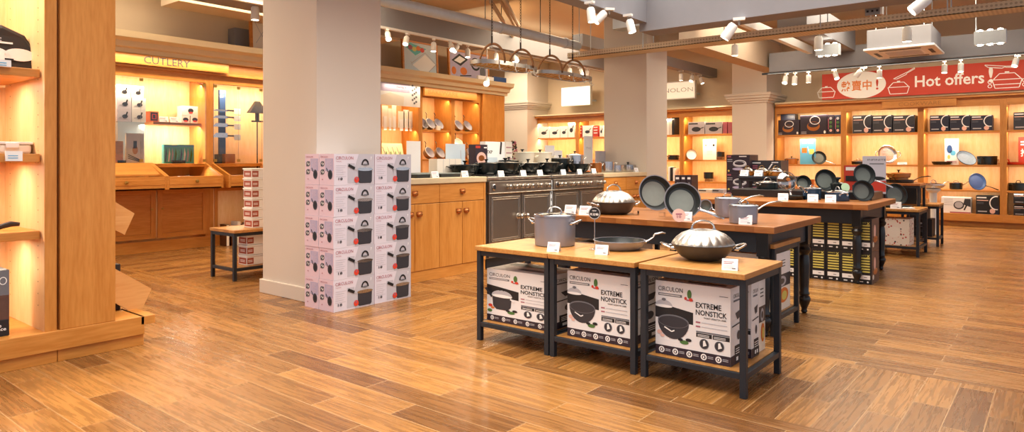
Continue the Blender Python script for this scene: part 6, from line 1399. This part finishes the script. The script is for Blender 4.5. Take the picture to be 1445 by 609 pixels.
# ================================================================ STOOL WITH WHITE TUBS (left of the first pillar)
t = low_table('small black framed table with white tubs, left of the first pillar', w=.75, d=.42, h=.455, name='side_table'); t.location = (3.15, 5.74, 0)
for c in bpy.data.objects:
    if c.parent == t and c.name.startswith('lower_shelf'): pass
def tub(label, w=.20, d=.16, h=.092):
    t = thing('food_tub', (0, 0, 0), label, 'tub'); m = MB(); m.box(-w / 2 + .006, -d / 2 + .006, 0, w / 2 - .006, d / 2 - .006, h - .016, 'plastic_white')
    m.at(LEFT(w - .012, d - .012)); m.rect(-d * .4, h * .12, d * .40, h * .72, 'tub_label', 1); m.bars(-d * .25, h * .45, d * .5, 2, h * .14, h * .06, 'card', 2)
    m.at(FRONT(w - .012, d - .012)); m.rect(-w / 2 + .008, h * .12, -w * .14, h * .72, 'tub_label', 1); m.bars(-w / 2 + .016, h * .45, w * .22, 2, h * .14, h * .06, 'card', 2)
    m.build('tub_body', t, bevel=.004)
    m = MB(); m.box(-w / 2, -d / 2, h - .016, w / 2, d / 2, h - .002, 'plastic_white'); m.build('lid', t, bevel=.004); return t
plain('tub_label', '#A34A34', .5)
TB = Proto(tub('x')); g1 = 'white food tubs by the first pillar'
bx = PY(354, 300, 5.86).x + .07
for k in range(6): TB.put((bx + random.uniform(-.004, .004), 5.87, .456 + k * .092), 0, 'white food tub with red label, %s from the bottom on the tabletop' % ORD[k], g1)
for k in range(3): TB.put((bx - .04, 5.89, .1155 + k * .094), 0, 'white food tub with red label, %s from the bottom under the tabletop' % ORD[k], g1)
# ================================================================ ITEMS IN THE NEAR LEFT UNIT
zt_ = 1.5655
t = thing('gift_bag', (PY(8, 80, 4.45).x, 4.45, zt_), 'black and white printed soft bag on the top shelf of the left unit', 'bag')
m = MB(); m.add([(-.20, -.06, 0), (.14, -.06, 0), (.14, .07, 0), (-.20, .07, 0), (-.20, -.03, .20), (.12, -.03, .14), (.12, .04, .14), (-.20, .04, .20), (-.02, -.02, .245), (-.02, .03, .245), (.085, -.025, .20), (.085, .035, .20)],
              [(0, 3, 2, 1), (0, 1, 5, 10, 8, 4), (1, 2, 6, 5), (2, 3, 7, 9, 11, 6), (3, 0, 4, 7), (4, 8, 9, 7), (8, 10, 11, 9), (10, 5, 6, 11)], 'mat_dark')
m.build('body', t, bevel=.02)
m = MB(); m.at(Matrix.Translation((0, -.064, 0)) @ Matrix.Rotation(R(81), 4, 'X')); m.disc(-.06, .06, .07, .055, 'card', 8, 24); m.disc(.05, .085, .07, .035, 'card', 8, 24); m.rect(-.16, .14, .02, .150, 'card', 8); m.bars(-.15, .165, .12, 2, .014, .006, 'ink_pale', 8); m.rect(-.02, .05, .02, .06, 'ink', 10); m.build('print', t)
def shelf_label(px0, px1, py0, py1, lb): a = PY(px0, py0, 4.235); b = PY(px1, py1, 4.235); m = MB(); m.box(a.x, 4.225, b.z, b.x, 4.2385, a.z, 'card'); m.at(Matrix(((1, 0, 0, 0), (0, 0, -1, 4.225), (0, 1, 0, 0), (0, 0, 0, 1)))); m.bars(a.x + .01, (a.z + b.z) / 2, b.x - a.x - .03, 2, .012, .004, 'sky_blue', 2); m.build('shelf_label', label=lb, cat='label')
shelf_label(-12, 15, 83, 95, 'white shelf label under the printed soft bag'); shelf_label(7, 31, 213, 227, 'white shelf label under the clear food container')
t = thing('food_container', (PY(12, 210, 4.42).x, 4.42, 1.1155), 'clear white lidded food container on the middle shelf of the left unit', 'container')
m = MB(); m.box(-.09, -.06, 0, .09, .06, .05, 'card_warm'); m.build('bowl', t, bevel=.012); m = MB(); m.box(-.095, -.065, .05, .095, .065, .064, 'plastic_white'); m.box(-.03, -.072, .03, .03, -.065, .06, 'plastic_white'); m.build('lid', t, bevel=.006)
m = MB(); m.tube([(-.14, 0, .012), (-.02, -.01, .02), (.03, -.015, .034), (.07, -.02, .03)], [.012, .014, .016, .010], 'mat_dark', 10); m.build('peeler', loc=(PY(4, 310, 4.4).x, 4.4, .7055), label='dark handled kitchen tool on the lower shelf of the left unit', cat='kitchen tool')
o = plain_box(.34, .16, .34, 'char', 'grey carton with white lettering at the bottom of the left unit', lambda m, w, d, h: (m.at(FRONT(w, d)), m.rect(-w / 2, h * .62, w / 2, h, 'ink_soft', 1), m.rect(-w / 2, h * .25, w / 2, h * .62, 'brown_print', 1), m.rect(-w / 2, 0, w / 2, h * .24, 'ink', 1), m.ring(w * .42, h * .84, w * .05, w * .06, .004, 'card', 3), m.text('the', w * .30, h * .14, w * .1, h * .05, 'card', 3), m.text('space', w * .28, h * .07, w * .18, h * .05, 'card', 3)))
o.location = (PY(13, 400, 4.26).x - .17, 4.34, .1715)
